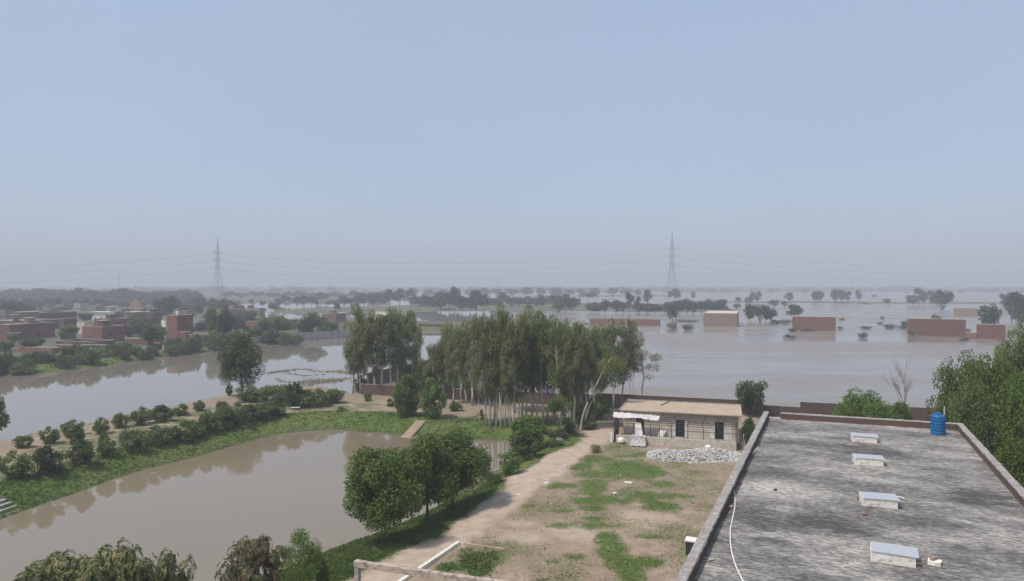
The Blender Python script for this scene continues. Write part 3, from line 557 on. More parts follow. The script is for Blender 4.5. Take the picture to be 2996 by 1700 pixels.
# bushes breaking the flood surface
far_row([(450, 537, 510, 95, 'b'), (905, 527, 490, 65, 'b'), (885, 584, 558, 58, 'b'), (720, 638, 603, 120, 'b'), (1010, 630, 580, 140, 'b'), (690, 742, 678, 90, 'b'), (1185, 635, 535, 90, 'b'), (1240, 722, 630, 90, 'b'), (1850, 685, 630, 120, 'b'), (420, 642, 608, 70, 'b'), (1850, 772, 735, 120, 'b'), (1540, 545, 475, 105, 'b'), (1140, 632, 600, 60, 'b'), (700, 352, 335, 80, 'b'), (50, 660, 640, 150, 'b')], Z5, 'the drowned bushes poking from the right flood', 'drowned bushes in the right flood', seed=9)
far_row([(1035, 1128, 1052, 98, 'b'), (860, 1110, 1030, 112, 'b'), (2210, 1218, 1172, 130, 'b'), (960, 1028, 1003, 120, 'b'), (1070, 1028, 1006, 130, 'b'), (2050, 1060, 1005, 120, 'b'), (2150, 1055, 1000, 120, 'b'), (2240, 1140, 1100, 80, 'b'), (1540, 925, 880, 130, 'b'), (1400, 800, 780, 120, 'b'), (1980, 810, 790, 110, 'b')], Z4, 'the drowned bushes near the tan flooded room', 'drowned bushes near the tan room', seed=10)
# faint tree line at the horizon: one mass nobody could count
def horizon_wood():
    out = []; rn = random.Random(3)
    r = np.random.default_rng(5); n = 900; cs = []; rs = []
    for i in range(n):
        rat = rn.uniform(-1.3, 1.3); px = 1498+rat*F
        row = rn.choice([846, 850, 853, 856, 848]) if px > 400 else rn.choice([850, 858, 864])
        p = P(px, row+rn.uniform(-1.5, 1.5), WZ); s = rn.uniform(0.5, 1.25)*(0.5+fbm(np.array([px/10.0]), np.array([row*1.0]), 9, 2)[0])
        if p.y > 4300: continue
        for k in range(3):
            cs.append((p.x+rn.uniform(-14, 14), p.y+rn.uniform(-10, 10), WZ+4.5*s)); rs.append((9*s, 9*s, 5.5*s))
    V = leaves(cs, rs, 60000, 3.4, 2.4, 0.1, 0.4, 0, 0, 9)
    V[:, :, 2] = np.maximum(V[:, :, 2], WZ)
    o = link('horizon_wood', quads_mesh('horizon_wood', V, [M['far']])); tag(o, 'faint blue-grey belt of woods along the whole horizon', 'woods', kind='stuff')
horizon_wood()
# ------------------------------------------------------------------ houses
def meet(c, d, px):
    k = (px-1498)/F; den = d.x-k*d.y
    return (k*c.y-c.x)/den
class House:
    pass
def house(name, xl, xc, xr, top, base, Zf, wall, label, cat='house', group=None, th=THG, z0=0.0, roof='greyplaster', slab=0.0, openings=(), parapet=0.35, side_openings=(), hmax=None, tank=False, roofless=False, t=0.25):
    """xc = picture column of the near corner, xl / xr = ends of the front and side walls"""
    cx, cy = Zf(xc, base); lx = Zf(xl, base)[0]; rx = Zf(xr, base)[0]; ty = Zf(xc, top)[1]
    c = P(cx, cy, z0); u = Vector((math.cos(th), math.sin(th), 0)); n = Vector((-math.sin(th), math.cos(th), 0))
    left_corner = (xc != xl)
    Wd = abs(meet(c, -u, lx)) if xc > xl else abs(meet(c, u, rx))
    if xc > xl and xr > xc: Dp = abs(meet(c, n, rx)); x0 = -Wd; x1 = 0
    elif xc > xl: Dp = 6; x0 = -Wd; x1 = 0
    else: Dp = 6; x0 = 0; x1 = Wd
    Dp = min(max(Dp, 2.5), 40); h = ZAT(ty, c.y)-z0
    if hmax: h = min(h, hmax)
    e = empty(name, c, th, label, cat, group)
    zb = WZ-0.6-z0
    b = MB()
    # walls as four slabs round an open top (parapet) with real recesses at the openings
    def wall_run(mb, L, ops, place):
        xs = 0.0
        for (a, w_, zb_, zt_) in sorted(ops):
            a *= L; place(xs, a, zb, h); place(a, a+w_, zb, zb_); place(a, a+w_, zt_, h); xs = a+w_
        place(xs, L, zb, h)
    ops = [(a, w_, z_, zt) for a, w_, z_, zt in openings if zt < h-0.2 and a*abs(x1-x0)+w_ < abs(x1-x0)-0.2]
    sops = [(a, w_, z_, zt) for a, w_, z_, zt in side_openings if zt < h-0.2 and a*Dp+w_ < Dp-0.4]
    L = x1-x0
    wall_run(b, L, ops, lambda a, c2, z_0, z_1: b.box(x0+a, x0+c2, 0, t, z_0, z_1) if c2-a > 0.01 and z_1-z_0 > 0.01 else None)
    wall_run(b, Dp-t, sops, lambda a, c2, z_0, z_1: b.box(x1-t, x1, t+a, t+c2, z_0, z_1) if c2-a > 0.01 and z_1-z_0 > 0.01 else None)
    b.box(x0, x1-t, Dp-t, Dp, zb, h); b.box(x0, x0+t, t, Dp-t, zb, h)
    b.build('wall', M[wall], e)
    if not roofless:
        r = MB()
        if slab: r.box(x0-slab, x1+slab, -slab, Dp+slab, h+0.003, h+0.18)
        else: r.box(x0+t, x1-t, t, Dp-t, h-parapet-0.15, h-parapet)
        r.build('roof', M[roof], e)
    if not slab:
        cp = MB(); cp.box(x0-0.04, x1+0.04, -0.04, t+0.04, h+0.003, h+0.09); cp.box(x1-t-0.04, x1+0.04, t+0.043, Dp, h+0.003, h+0.09); cp.box(x0-0.04, x1-t-0.043, Dp-t-0.04, Dp+0.04, h+0.003, h+0.09); cp.box(x0-0.04, x0+t+0.04, t+0.043, Dp-t-0.043, h+0.003, h+0.09)
        cp.build('coping', M['plaster_stained'], e)
    if not roofless and h > 3.2 and abs(x1-x0) > 5 and Dp > 5 and 'flood' not in name and ZAT(ty, c.y) > 2.5:
        q = MB(); qx = x0+0.8; q.box(qx, qx+2.4, Dp-3.6, Dp-0.8, h-parapet+0.003, h+1.7); rr = q.build('roof_room', M['brick_old' if int(cx) % 2 else 'brick_tan'], e)
        MB().box(qx-0.2, qx+2.6, Dp-3.8, Dp-0.6, h+1.703, h+1.82).build('slab', M['plaster_stained'], rr)
    for (a, w_, z_, zt) in ops:
        q = MB(); xa = x0+a*L; q.box(xa, xa+w_, t-0.08, t-0.03, z_, zt); q.build('door' if z_ < 0.3 else 'window', M['opening'], e)
    for (a, w_, z_, zt) in sops:
        q = MB(); ya = t+a*(Dp-t); q.box(x1-t+0.03, x1-t+0.08, ya, ya+w_, z_, zt); q.build('door' if z_ < 0.3 else 'window', M['opening'], e)
    return e, x0, x1, Dp, h
W1 = (0.2, 1.2, 1.1, 2.4); W2_ = (0.62, 1.2, 1.1, 2.4); D1 = (0.42, 1.2, 0.05, 2.3); D2 = (0.1, 1.2, 0.05, 2.3)
def hs(*a, **k): return house(*a, **k)
hs('brick_house', -160, 90, 550, 925, 1085, Z1, 'brick', 'large brick house at the left edge of the photo, long dark side wall', openings=[W1], side_openings=[(0.25, 0.8, 1.3, 2.4), (0.6, 0.8, 1.3, 2.4)])
hs('brick_house', 140, 200, 392, 800, 915, Z1, 'brick_tan', 'pale brick upper house with slab roof behind the large left brick house', slab=0.5, roof='plaster', openings=[(0.2, 1.2, 2.6, 3.4)], side_openings=[(0.3, 1.0, 2.6, 3.6)])
hs('brick_house', -200, 250, 600, 888, 985, Z1, 'brick_old', 'long low dark brick house just behind the large left brick house', openings=[W1, D1, W2_])
hs('brick_house', 390, 400, 760, 808, 930, Z1, 'brick_old', 'long dark brick row with a flat top left of the white house', side_openings=[W1, W2_])
hs('brick_house', 585, 640, 770, 865, 1010, Z1, 'brick_old', 'dull weathered brick house between the two large brick houses', side_openings=[W1])
hs('white_house', 925, 1100, 1150, 800, 890, Z1, 'whitewash', 'small white house with overhanging white roof slab amid the village', slab=0.9, roof='white', openings=[(0.1, 1.3, 0.9, 2.1), (0.45, 1.5, 0.05, 2.3), (0.75, 1.2, 0.9, 2.1)])
e5, *_ = hs('brick_house', 820, 1025, 1245, 945, 1105, Z1, 'brick', 'square brick house with pale coping in the middle of the left village', side_openings=[(0.3, 0.8, 2.2, 3.2)])
hs('brick_house', 935, 1100, 1272, 868, 985, Z1, 'brick', 'red brick house directly behind the square brick house', side_openings=[W1, W2_])
hs('plaster_house', 765, 845, 860, 902, 1020, Z1, 'plaster', 'narrow pale plaster house left of the square brick house')
hs('plaster_house', 555, 640, 730, 728, 775, Z1, 'brick_tan', 'far tan house with a flat roof in front of the hazy belt')
hs('plaster_house', 735, 800, 885, 708, 785, Z1, 'greyplaster', 'far grey two-storey house among hazy trees left of the white house', openings=[W1, W2_])
hs('plaster_house', 895, 960, 1055, 742, 790, Z1, 'brick_tan', 'far low tan house just above the white house')
hs('plaster_house', 1065, 1100, 1155, 748, 800, Z1, 'greyplaster', 'tiny grey house right above the white house roof', slab=0.5, roof='white')
hs('plaster_house', 1300, 1405, 1470, 692, 800, Z1, 'brick_tan', 'tall tan house behind the village, left of the dark round tree', openings=[W1, W2_])
hs('plaster_house', 1465, 1475, 1570, 742, 800, Z1, 'greyplaster', 'dark low house with thin pale roof beside the tall tan house', slab=0.4, roof='white')
hs('brick_house', 1250, 1340, 1520, 800, 920, Z1, 'brick_tan', 'brown low house with a long pale roof edge behind the village', slab=0.5, roof='plaster', openings=[W1, D1], side_openings=[W1, W2_])
hs('brick_house', 1450, 1530, 1620, 800, 920, Z1, 'brick_old', 'dark brown block house left of the brick tower house', side_openings=[W1])
e12, tx0, tx1, tD, tH = hs('brick_tower_house', 1665, 1775, 1932, 832, 1080, Z1, 'brick', 'tallest narrow brick house in the village, white tank on top', side_openings=[(0.35, 0.8, 4.4, 5.4)])
tk = MB()
for k in range(1): tk.tube([(0, 0, 0), (0, 0, 1.25), (0, 0, 1.4)], [0.5, 0.5, 0.25], 14)
tko = tk.build('water_tank', M['white'], smooth=False); tko.location = e12.matrix_basis @ Vector((tx1-1.0, 1.2, 0)) + Vector((0, 0, tH+0.1))
tag(tko, 'small white water tank on top of the tallest village house', 'water tank')
hs('brick_house', 1780, 1858, 1890, 1000, 1100, Z1, 'brick', 'low red brick annex at the foot of the tallest village house')
hs('brick_wall_room', 1888, 2135, 2225, 1030, 1108, Z1, 'brick', 'long low red brick enclosure right of the tallest village house')
hs('brick_house', 1270, 1480, 1500, 1070, 1128, Z1, 'brick', 'low red brick wall house right of the square brick house, behind bushes')
hs('brick_ruin', 560, 820, 890, 1135, 1205, Z1, 'brick', 'low roofless red brick walls at the water side of the village', roofless=True)
hs('brick_ruin', 180, 520, 560, 1160, 1215, Z1, 'brick', 'low roofless red brick walls half hidden behind the left hedge', roofless=True)
hs('brick_ruin', 870, 1260, 1290, 1140, 1180, Z1, 'brick_old', 'long low dark brick wall in front of the square brick house', roofless=True)
hs('brick_ruin', 560, 930, 1150, 1098, 1140, Z1, 'brick_old', 'low dark brick foundation before the square brick house', roofless=True)
hs('plaster_house', 1610, 1655, 1664, 880, 960, Z1, 'whitewash', 'sliver of a white house left of the tallest village house')
hs('brick_house', 2170, 2300, 2450, 770, 850, Z1, 'brick_tan', 'far tan flat house behind the tall slim village trees')
hs('brick_house', 390, 540, 600, 760, 850, Z2, 'brick_tan', 'tan brick house behind the village, before the far water')
hs('brick_house', 395, 597, 930, 897, 1000, Z2, 'brick', 'brick house with red front and long dark side near the lone tree', openings=[D2], side_openings=[(0.5, 1.6, 1.6, 2.0)])
hs('brick_house', 610, 700, 800, 860, 930, Z2, 'brick', 'small red brick house above the long dark-sided one')
hs('plaster_house', 730, 760, 925, 872, 930, Z2, 'brick_old', 'low brown house with thin pale roof edge by the far water', slab=0.4, roof='plaster')
hs('plaster_house', 885, 925, 932, 900, 965, Z2, 'plaster', 'small pale hut at the right end of the long dark-sided house')
hs('brick_house', 930, 1030, 1080, 922, 1010, Z2, 'brick_old', 'brown brick house right of the long dark-sided one')
hs('brick_house', 1165, 1310, 1410, 815, 900, Z2, 'brick', 'far red brick house left of the left eucalyptus cluster')
hs('white_house', 1335, 1400, 1412, 800, 850, Z2, 'whitewash', 'small far white hut beside the red house near the eucalyptus')
hs('white_house', 1670, 1830, 1845, 795, 925, Z2, 'whitewash', 'white house showing between the two left eucalyptus crowns', openings=[(0.6, 1.2, 1.2, 2.4), D2])
for i, (a, b, c, d, e, mt, lb) in enumerate([
    (600, 690, 760, 1018, 1078, 'brick_old', 'small dark brick shed between the large left house and the square one'),
    (640, 720, 790, 930, 1005, 'brick', 'small red brick house just left of the pale plaster house'),
    (1500, 1580, 1655, 955, 1030, 'brick_old', 'brown brick house directly left of the tallest village house'),
    (1935, 2000, 2090, 878, 960, 'greyplaster', 'grey house right of the tallest village house'),
    (2290, 2360, 2450, 905, 970, 'brick_old', 'dark brick house behind the lone tree top'),
    (415, 500, 570, 752, 805, 'brick_tan', 'small tan house above the long dark brick row'),
    (1560, 1610, 1690, 768, 830, 'brick_old', 'small dark house left of the tall dark round tree'),
    (1800, 1860, 1960, 785, 845, 'brick_tan', 'far tan house above the tallest village house, to its right'),
    (60, 130, 215, 1008, 1090, 'brick_old', 'dark brick shed in front of the largest left house'),
    (270, 330, 420, 1100, 1140, 'brick', 'low red brick shed just before the largest left house'),
    (1480, 1560, 1640, 1045, 1100, 'brick_old', 'low dark brick shed behind the light green village tree'),
    (640, 690, 760, 790, 850, 'greyplaster', 'small grey house left above the white house'),
    (0, 50, 130, 780, 870, 'brick_tan', 'tan house near the left edge before the hazy belt')]):
    hs('brick_house' if mt != 'greyplaster' else 'plaster_house', a, b, c, d, e, Z1, mt, lb, openings=[(0.15, 1.1, 0.9, 2.1), (0.55, 1.0, 0.05, 2.1)], side_openings=[(0.2, 1.0, 0.9, 2.1), (0.65, 1.0, 0.9, 2.1)])
# far pale sheds by the horizon
for i, (x, y0, y1, w_) in enumerate([(250, 640, 610, 60), (330, 650, 625, 60), (380, 670, 655, 30)]):
    hs('plaster_house', x-w_, x, x+20, y1, y0+10, Z1, 'whitewash', ['far pale house in the haze at upper left of the village', 'wider far pale house in the haze, above the village', 'tiny far white hut in the haze above the village'][i], z0=WZ+0.9)
# flooded rooms
hs('flooded_room', 1215, 1600, 1705, 935, 1085, Z4, 'brick_tan', 'tan brick room with flat roof standing in the flood', z0=WZ, roof='plaster', parapet=0.12)
hs('flooded_room', -120, 375, 385, 503, 662, Z5, 'brick', 'red brick room in the flood right of the tan one', z0=WZ, roof='white', parapet=0.12)
hs('flooded_room', 1215, 1873, 1880, 532, 730, Z5, 'brick', 'long red brick room in the flood with weeds at its foot', z0=WZ, th=R(-24))
hs('flooded_wall', 1878, 2000, 2003, 688, 752, Z5, 'brick', 'low red brick wall joining two flooded rooms at the right', z0=WZ, roofless=True, th=R(-24))
hs('flooded_room', 2012, 2330, 2335, 592, 760, Z5, 'brick', 'red brick room at far right of the flood behind tree tops', z0=WZ, th=R(-24))
hs('flooded_room', 1738, 2060, 2070, 405, 492, Z5, 'brick_tan', 'distant tan walled enclosure in the flood near the right edge', z0=WZ, roofless=True, th=R(-27))
hs('flooded_room', 1800, 2490, 2503, 872, 936, Z3, 'brick', 'brick room in the flood directly behind the eucalyptus grove', z0=WZ)
# ------------------------------------------------------------------ boundary walls
def wall_line(name, a, b, h, mat, label, post=None, step=3.0, z0=-0.2, t=0.23, cat='wall', cap=True, pmat='post', hp=0.15):
    a = Vector((a[0], a[1], 0)); b = Vector((b[0], b[1], 0)); L = (b-a).length; th = math.atan2((b-a).y, (b-a).x)
    e = empty(name, (a.x, a.y, z0), th, label, cat)
    m = MB().box(0, L, 0, t, 0, h); m.build('panel', M[mat], e)
    if cap: MB().box(-0.03, L+0.03, -0.04, t+0.04, h+0.003, h+0.08).build('coping', M['cap'], e)
    if post:
        k = 0.0
        while k <= L:
            MB().box(k-0.09, k+0.09, -0.12, t+0.1, 0, h+hp).build('post', M[pmat], e); k += step
    return e
def PW(px, py, z=0.0): q = P(px, py, z); return (q.x, q.y)
wall_line('boundary_wall', PW(478, 1034, -1), PW(880, 992, -1), 2.8, 'greyplaster', 'grey boundary wall with pale posts along the village bank', True, 4.5, z0=-1.5)
wall_line('boundary_wall', PW(880.5, 992, -1), PW(1020, 984, -1), 3.2, 'greyplaster', 'taller grey wall with white posts standing at the channel end', True, 2.9, z0=-1.8)
wall_line('boundary_wall', PW(1225, 965, WZ), PW(1325, 965, WZ), 2.9, 'brick_old', 'far brown wall with pale posts seen between the eucalyptus clusters', True, 7, z0=-1.7)
A0 = (-28, 129.5); dirw = Vector((86, -27.0)).normalized()
def AW(s): return (A0[0]+dirw.x*s, A0[1]+dirw.y*s)
wall_line('compound_wall', AW(0), AW(44), 2.0, 'brick_old', 'low brown brick compound wall running behind the eucalyptus grove', z0=-0.1)
wall_line('compound_wall', AW(44.02), AW(70), 2.35, 'brick_old', 'dark brick compound wall right behind the verandah building', z0=-0.1)
wall_line('compound_wall', AW(70.02), AW(75.5), 1.7, 'brick_old', 'lowest stretch of brick wall between building and big roof', z0=-0.1)
wall_line('compound_wall', AW(75.52), AW(130), 2.5, 'brick_old', 'higher brick compound wall stretch beyond the big roof, past the step', z0=-0.1)
wall_line('compound_wall', (-31.2, 148), (-19.5, 179), 3.4, 'brick_old', 'receding brown brick wall in the water behind the left eucalyptus', True, 6, z0=-2, pmat='cap')
wall_line('compound_wall', (-30.9, 147.6), (-27.8, 131), 2.9, 'brick_old', 'short brown brick wall behind the left eucalyptus trunks', z0=-1.8)
# ------------------------------------------------------------------ big flat roof building
TH2 = R(-24.5); O2 = Vector((19.45, 53.0, 0)); SK = 0.066; RZ = 10.3; RW = 12.3; RL = 46
bl = empty('flat_roof_building', O2, TH2, 'large building whose weathered grey flat roof fills the lower right', 'building')
Mi = Matrix.Rotation(-TH2, 4, 'Z')
def loc2(px, py, z=RZ): q = P(px, py, z)-O2; q = Mi @ q; return q
T = 0.36
wm = MB(); wm.box(-T, RW+T, -RL, T-0.05, -0.5, RZ-0.33); wm.box(0.0, RW+T-0.003, T-0.047, T+0.75, -0.5, RZ-0.34); wm.build('wall', M['plaster_stained'], bl)
MB().box(-T-0.06, RW+T+0.06, -RL-0.06, T+0.9, RZ-0.327, RZ-0.1).build('cornice', M['concrete'], bl)
rs = MB(); nx, ny = 40, 120
vs = []; fs = []
for j in range(ny+1):
    for i in range(nx+1): vs.append((RW*i/nx, -RL*j/ny+(1-j/ny)*SK*RW*i/nx, RZ+0.02*math.sin(i*0.7+j*0.3)*math.sin(j*0.21)*(0 < i < nx)))
for j in range(ny):
    for i in range(nx): a = j*(nx+1)+i; fs.append((a, a+nx+1, a+nx+2, a+1))
rs.add(vs, fs); rs.build('roof_surface', M['roof'], bl, True)
PH = 0.45
def parapet(x0, x1, y0, y1, lab=None, wob=0):
    m = MB(); m.box(x0, x1, y0, y1, RZ-0.097, RZ+PH-0.05); o = m.build('parapet', M['brick_old'], bl)
    # worn mortar coping, a little uneven
    L = max(x1-x0, y1-y0); n = max(int(L/0.35), 2); rn = random.Random(int(L*10)); vs = []; fs = []
    alongx = (x1-x0) > (y1-y0)
    for i in range(n+1):
        f = i/n; j = [rn.uniform(-0.018, 0.018) for _ in range(4)]
        zt = RZ+PH+0.01+rn.uniform(-0.012, 0.012); zb = RZ+PH-0.047
        if alongx: x = x0+(x1-x0)*f; sec = [(x, y0-0.02+j[0], zb), (x, y1+0.02+j[1], zb), (x, y1-0.01+j[2], zt), (x, y0+0.01+j[3], zt)]
        else: y = y0+(y1-y0)*f; sec = [(x1+0.02+j[0], y, zb), (x0-0.02+j[1], y, zb), (x0+0.01+j[2], y, zt), (x1-0.01+j[3], y, zt)]
        vs += sec
    for i in range(n):
        for k in range(4): fs.append((i*4+k, i*4+(k+1) % 4, i*4+4+(k+1) % 4, i*4+4+k))
    fs += [(3, 2, 1, 0), tuple(n*4+k for k in range(4))]
    c = MB(); c.add(vs, fs); c.build('coping', M['cap'], o); return o
parapet(-T, 0, -RL, T)                      # left
po = parapet(0.85, RW+0.1, 0, T); po.rotation_euler = (0, 0, math.atan(SK))                     # far, with the gap at its left end
parapet(RW, RW+T, -RL, T+0.75)
parapet(0.003, RW-0.003, -RL, -RL+T)
for (l, r_) in (((2493, 1292), (2563.5, 1297)), ((2501, 1359), (2585, 1365)), ((2524, 1481), (2620.6, 1489)), ((2547, 1641), (2668, 1660))):
    a = loc2(*l); b = loc2(*r_); w_ = max((b-a).length, 1.45); ang = math.atan2((b-a).y, (b-a).x)
    s = bpy.data.objects.new('skylight', None); C.objects.link(s); s.parent = bl; s.location = (a.x, a.y, RZ); s.rotation_euler = (0, 0, ang)
    s.empty_display_size = 0.2
    t_ = 0.12; c = MB()
    c.box(0, w_, 0, t_, -0.03, 0.36); c.box(0, w_, 0.95-t_, 0.95, -0.03, 0.36); c.box(0, t_, t_, 0.95-t_, -0.03, 0.36); c.box(w_-t_, w_, t_, 0.95-t_, -0.03, 0.36)
    c.build('curb', M['curb'], s)
    g = MB(); g.box(0.02, w_+0.1, -0.03, 1.06, 0.363, 0.385); g.build('glass_pane', M['glass'], s)
    for k in (0.3, 0.62): MB().box(w_*k, w_*k+0.16, 0.0, 1.0, 0.388, 0.40).build('glazing_bar', M['glass'], s)
# blue water tank
tb = loc2(*ZR(1952, 300)); tw = bl.matrix_basis @ Vector((tb.x, tb.y+0.2, RZ))
te = empty('water_tank', tw, 0, 'bright blue plastic water tank at the far right corner of the roof', 'water tank')
def lathe(prof, n=28, m=0):
    mb = MB(); vs = []; fs = []
    for (r_, z) in prof:
        for k in range(n): vs.append((r_*math.cos(2*math.pi*k/n), r_*math.sin(2*math.pi*k/n), z))
    for i in range(len(prof)-1):
        for k in range(n): fs.append((i*n+k, i*n+(k+1) % n, (i+1)*n+(k+1) % n, (i+1)*n+k))
    fs += [tuple(range(n-1, -1, -1)), tuple((len(prof)-1)*n+k for k in range(n))]
    return mb.add(vs, fs, m)
pr = [(0.43, 0), (0.45, 0.04)]
for k in range(5): z = 0.08+k*0.21; pr += [(0.45, z), (0.45, z+0.14), (0.435, z+0.16), (0.435, z+0.19)]
pr += [(0.45, 1.16), (0.44, 1.22), (0.36, 1.32), (0.25, 1.37)]
lathe(pr).build('body', M['bluetank'], te, True)
lathe([(0.2, 1.371), (0.21, 1.40), (0.2, 1.46), (0.05, 1.48)]).build('lid', M['bluetank'], te)
MB().tube([(0.5, 0.15, 0), (0.5, 0.15, 1.85)], 0.025, 8).build('pipe', M['white'], te)
# white hose lying over the roof
hp = [(466, 600, PH+0.04), (472, 640, 0.3), (486, 700, 0.04), (495, 790, 0.03), (482, 870, 0.03), (462, 950, 0.03), (455, 1020, 0.03), (462, 1110, 0.03), (478, 1180, 0.03), (500, 1250, 0.03), (550, 1349, 0.03), (600, 1440, 0.03), (670, 1520, 0.03)]
pts = [P(*ZR(x, y), RZ+h_) for x, y, h_ in hp]
def smooth(pts, k=3):
    for _ in range(k):
        q = [pts[0]]
        for a, b in zip(pts, pts[1:]): q += [a.lerp(b, 0.25), a.lerp(b, 0.75)]
        pts = q+[pts[-1]]
    return pts
tag(MB().tube(smooth(pts), 0.026, 6).build('hose', M['white'], smooth=True), 'white hose snaking down the left side of the grey roof', 'hose')
# loose things on the roof
def brickbox(name, px, py, dx, dy, dz, rz, mat, label, cat, z=RZ, tilt=0):
    p = P(px, py, z); m = MB(); m.box(-dx/2, dx/2, -dy/2, dy/2, 0, dz)
    for v in range(len(m.v)): x, y, zz = m.v[v]; m.v[v] = (x+random.uniform(-.02, .02), y+random.uniform(-.02, .02), zz+random.uniform(-.012, .012))
    o = m.build(name, M[mat]); o.location = (p.x, p.y, z+0.012+0.5*dx*math.sin(abs(tilt))); o.rotation_euler = (0, tilt, rz); return tag(o, label, cat)
brickbox('concrete_block', *ZR(1926, 1232), 0.42, 0.36, 0.14, -0.6, 'curb', 'pale square block beside the nearest skylight', 'block')
brickbox('brick', *ZR(1915, 1195), 0.26, 0.13, 0.08, 0.5, 'brick_tan', 'brown brick lying on the pale square block', 'brick', z=RZ+0.16)
brickbox('brick', *ZR(1808, 1232), 0.24, 0.12, 0.05, 0.1, 'roofdirt', 'flat brown brick between nearest skylight and pale block', 'brick')
brickbox('brick', *ZR(318, 1203), 0.2, 0.1, 0.04, 0.4, 'roofdirt', 'small brown brick bit near the left parapet, close to camera', 'brick')
brickbox('brick', *ZR(1425, 880), 0.2, 0.12, 0.05, 0.2, 'brick', 'small reddish brick bit just before the third skylight', 'brick')
brickbox('brick', *ZR(1385, 768), 0.16, 0.12, 0.12, 0.2, 'brick', 'brick chunk against the left side of the third skylight', 'brick')
brickbox('brick', *ZR(525, 655), 0.3, 0.16, 0.05, 0.9, 'brick', 'broken brick on the roof where the hose comes down', 'brick')
brickbox('brick', *ZR(462, 820), 0.22, 0.16, 0.05, 0.9, 'roofdirt', 'tan brick bit against the inner side of left parapet', 'brick')
brickbox('stone', *ZR(780, 698), 0.16, 0.1, 0.06, 0.6, 'dark_metal', 'small dark lump on the pale patch of the roof', 'stone')
a = P(*ZR(1538, 728), RZ+0.06); b = P(*ZR(1672, 745), RZ+0.06)
tag(MB().tube([a, b, b+Vector((0.05, -0.12, 0)), b+Vector((0.06, -0.3, 0))], 0.03, 6).build('pipe', M['white']), 'thin white pipe lying behind the third skylight', 'pipe')
a = P(*ZR(612, 440), RZ+0.02); b = P(*ZR(658, 388), RZ+0.35)
tag(MB().tube([a, b], 0.03, 6).build('rod', M['post']), 'pale rod leaning on the left parapet near its far end', 'rod')
# green machine box on the ground left of the big building
q = P(*ZR(178, 1160)); gb = empty('generator', (q.x, q.y, 0), TH2, 'dark green generator box with a white top beside the big building', 'generator')
MB().box(-0.35, 0.5, -0.4, 0.4, 0.08, 1.1).build('body', M['greenbox'], gb); MB().box(-0.42, 0.57, -0.45, 0.45, 1.103, 1.2).build('lid', M['white'], gb)
MB().box(-0.25, 0.4, -0.43, -0.403, 0.3, 0.8).build('grille', M['dark_metal'], gb)
for sx in (-0.3, 0.42): MB().box(sx, sx+0.08, -0.38, 0.38, 0, 0.077).build('foot', M['dark_metal'], gb)
# ------------------------------------------------------------------ verandah building
TB = R(-17); q = P(1802, 1295); vb = empty('verandah_building', (q.x, q.y, 0), TB, 'single-storey tan building with three dark doors and rusty verandah frame', 'building')
VM = vb.matrix_basis.copy(); VM = Matrix.Translation((q.x, q.y, 0)) @ Matrix.Rotation(TB, 4, 'Z')
LV = 14.8
MB().box(0, LV, 0, 0.24, -0.3, 1.0).build('low_wall', M['plaster_stained'], vb)
MB().box(0.003, LV-0.003, 0.243, 4.6, -0.3, 0.3).build('floor', M['concrete'], vb)
m = MB(); ops = [(2.0, 3.1), (7.2, 8.35), (12.2, 13.3)]; xs = 0.3
for a, b in ops: m.box(xs, a, 4.6, 4.85, -0.3, 3.45); m.box(a, b, 4.6, 4.85, 2.55, 3.45); xs = b
m.box(xs, LV+0.3, 4.6, 4.85, -0.3, 3.45); m.box(0.3, 0.55, 4.85, 11.8, -0.3, 3.45); m.box(LV+0.05, LV+0.3, 4.85, 11.8, -0.3, 3.45); m.box(0.55, LV+0.05, 11.55, 11.8, -0.3, 3.45)
m.build('wall', M['plaster'], vb)
MB().box(0.303, LV+0.297, 4.853, 4.9, 0.0, 0.3)
for a, b in ops:
    d = MB().box(a+0.06, b-0.06, 4.76, 4.82, 0.31, 2.48).build('door', M['dark_door'], vb)
    fr = MB(); fr.box(a, a+0.06, 4.57, 4.84, 0.305, 2.54); fr.box(b-0.06, b, 4.57, 4.84, 0.305, 2.54); fr.box(a+0.06, b-0.06, 4.57, 4.84, 2.482, 2.54); fr.build('door_frame', M['rust'], vb)
for a, b in ((9.6, 10.6),): pass
for x0, x1 in ((6.7, 7.18), (8.37, 8.75), (11.5, 12.18), (13.32, 14.3)):
    MB().box(x0, x1, 4.585, 4.597, 0.32, 2.5).build('plaster_patch', M['whitewash'], vb)
# roof: sandy slab with low rim
rf = MB(); rf.box(-0.15, LV+0.75, 4.0, 12.3, 3.453, 3.6); o = rf.build('roof', M['roofdirt'], vb)
rm = MB(); rm.box(-0.15, LV+0.75, 12.15, 12.3, 3.603, 3.72); rm.box(-0.15, 0.0, 4.0, 12.14, 3.603, 3.68); rm.build('rim', M['concrete'], o)
MB().tube([(5.8, 12.1, 3.7), (5.2, 9.5, 3.66), (4.9, 8.7, 3.66)], 0.06, 5).build('crack_patch', M['dark_metal'], o)
# pergola
pg = MB()
for k in range(8):
    f = k/7; yy = 4.3-4.15*f; zz = 3.42-0.85*f**1.3; pg.tube([(-0.1 if k > 4 else 5.2-0.6*k*0, yy, zz), (LV+0.05, yy, zz)], 0.035, 5)
for x in (5.2, 7.0, 8.9, 10.7, 12.5, 14.7): pg.tube([(x+0.5, 4.3, 3.42), (x+0.25, 2.6, 3.15), (x, 0.12, 2.57)], 0.045, 5)
pg.build('pergola', M['rust'], vb)
for x in (0.05, 2.2, 4.4, 5.5, 7.0, 9.0, 10.9, 12.7, LV-0.05): MB().tube([(x, 0.12, 1.0), (x, 0.12, 2.57)], 0.05, 6).build('post', M['rust'], vb)
gf = MB()
for x0, x1 in ((7.2, 8.5), (11.7, 13.2)): gf.tube([(x0, 0.1, 0.9), (x0, 0.1, 2.95), (x1, 0.1, 2.95), (x1, 0.1, 0.9)], 0.035, 6)
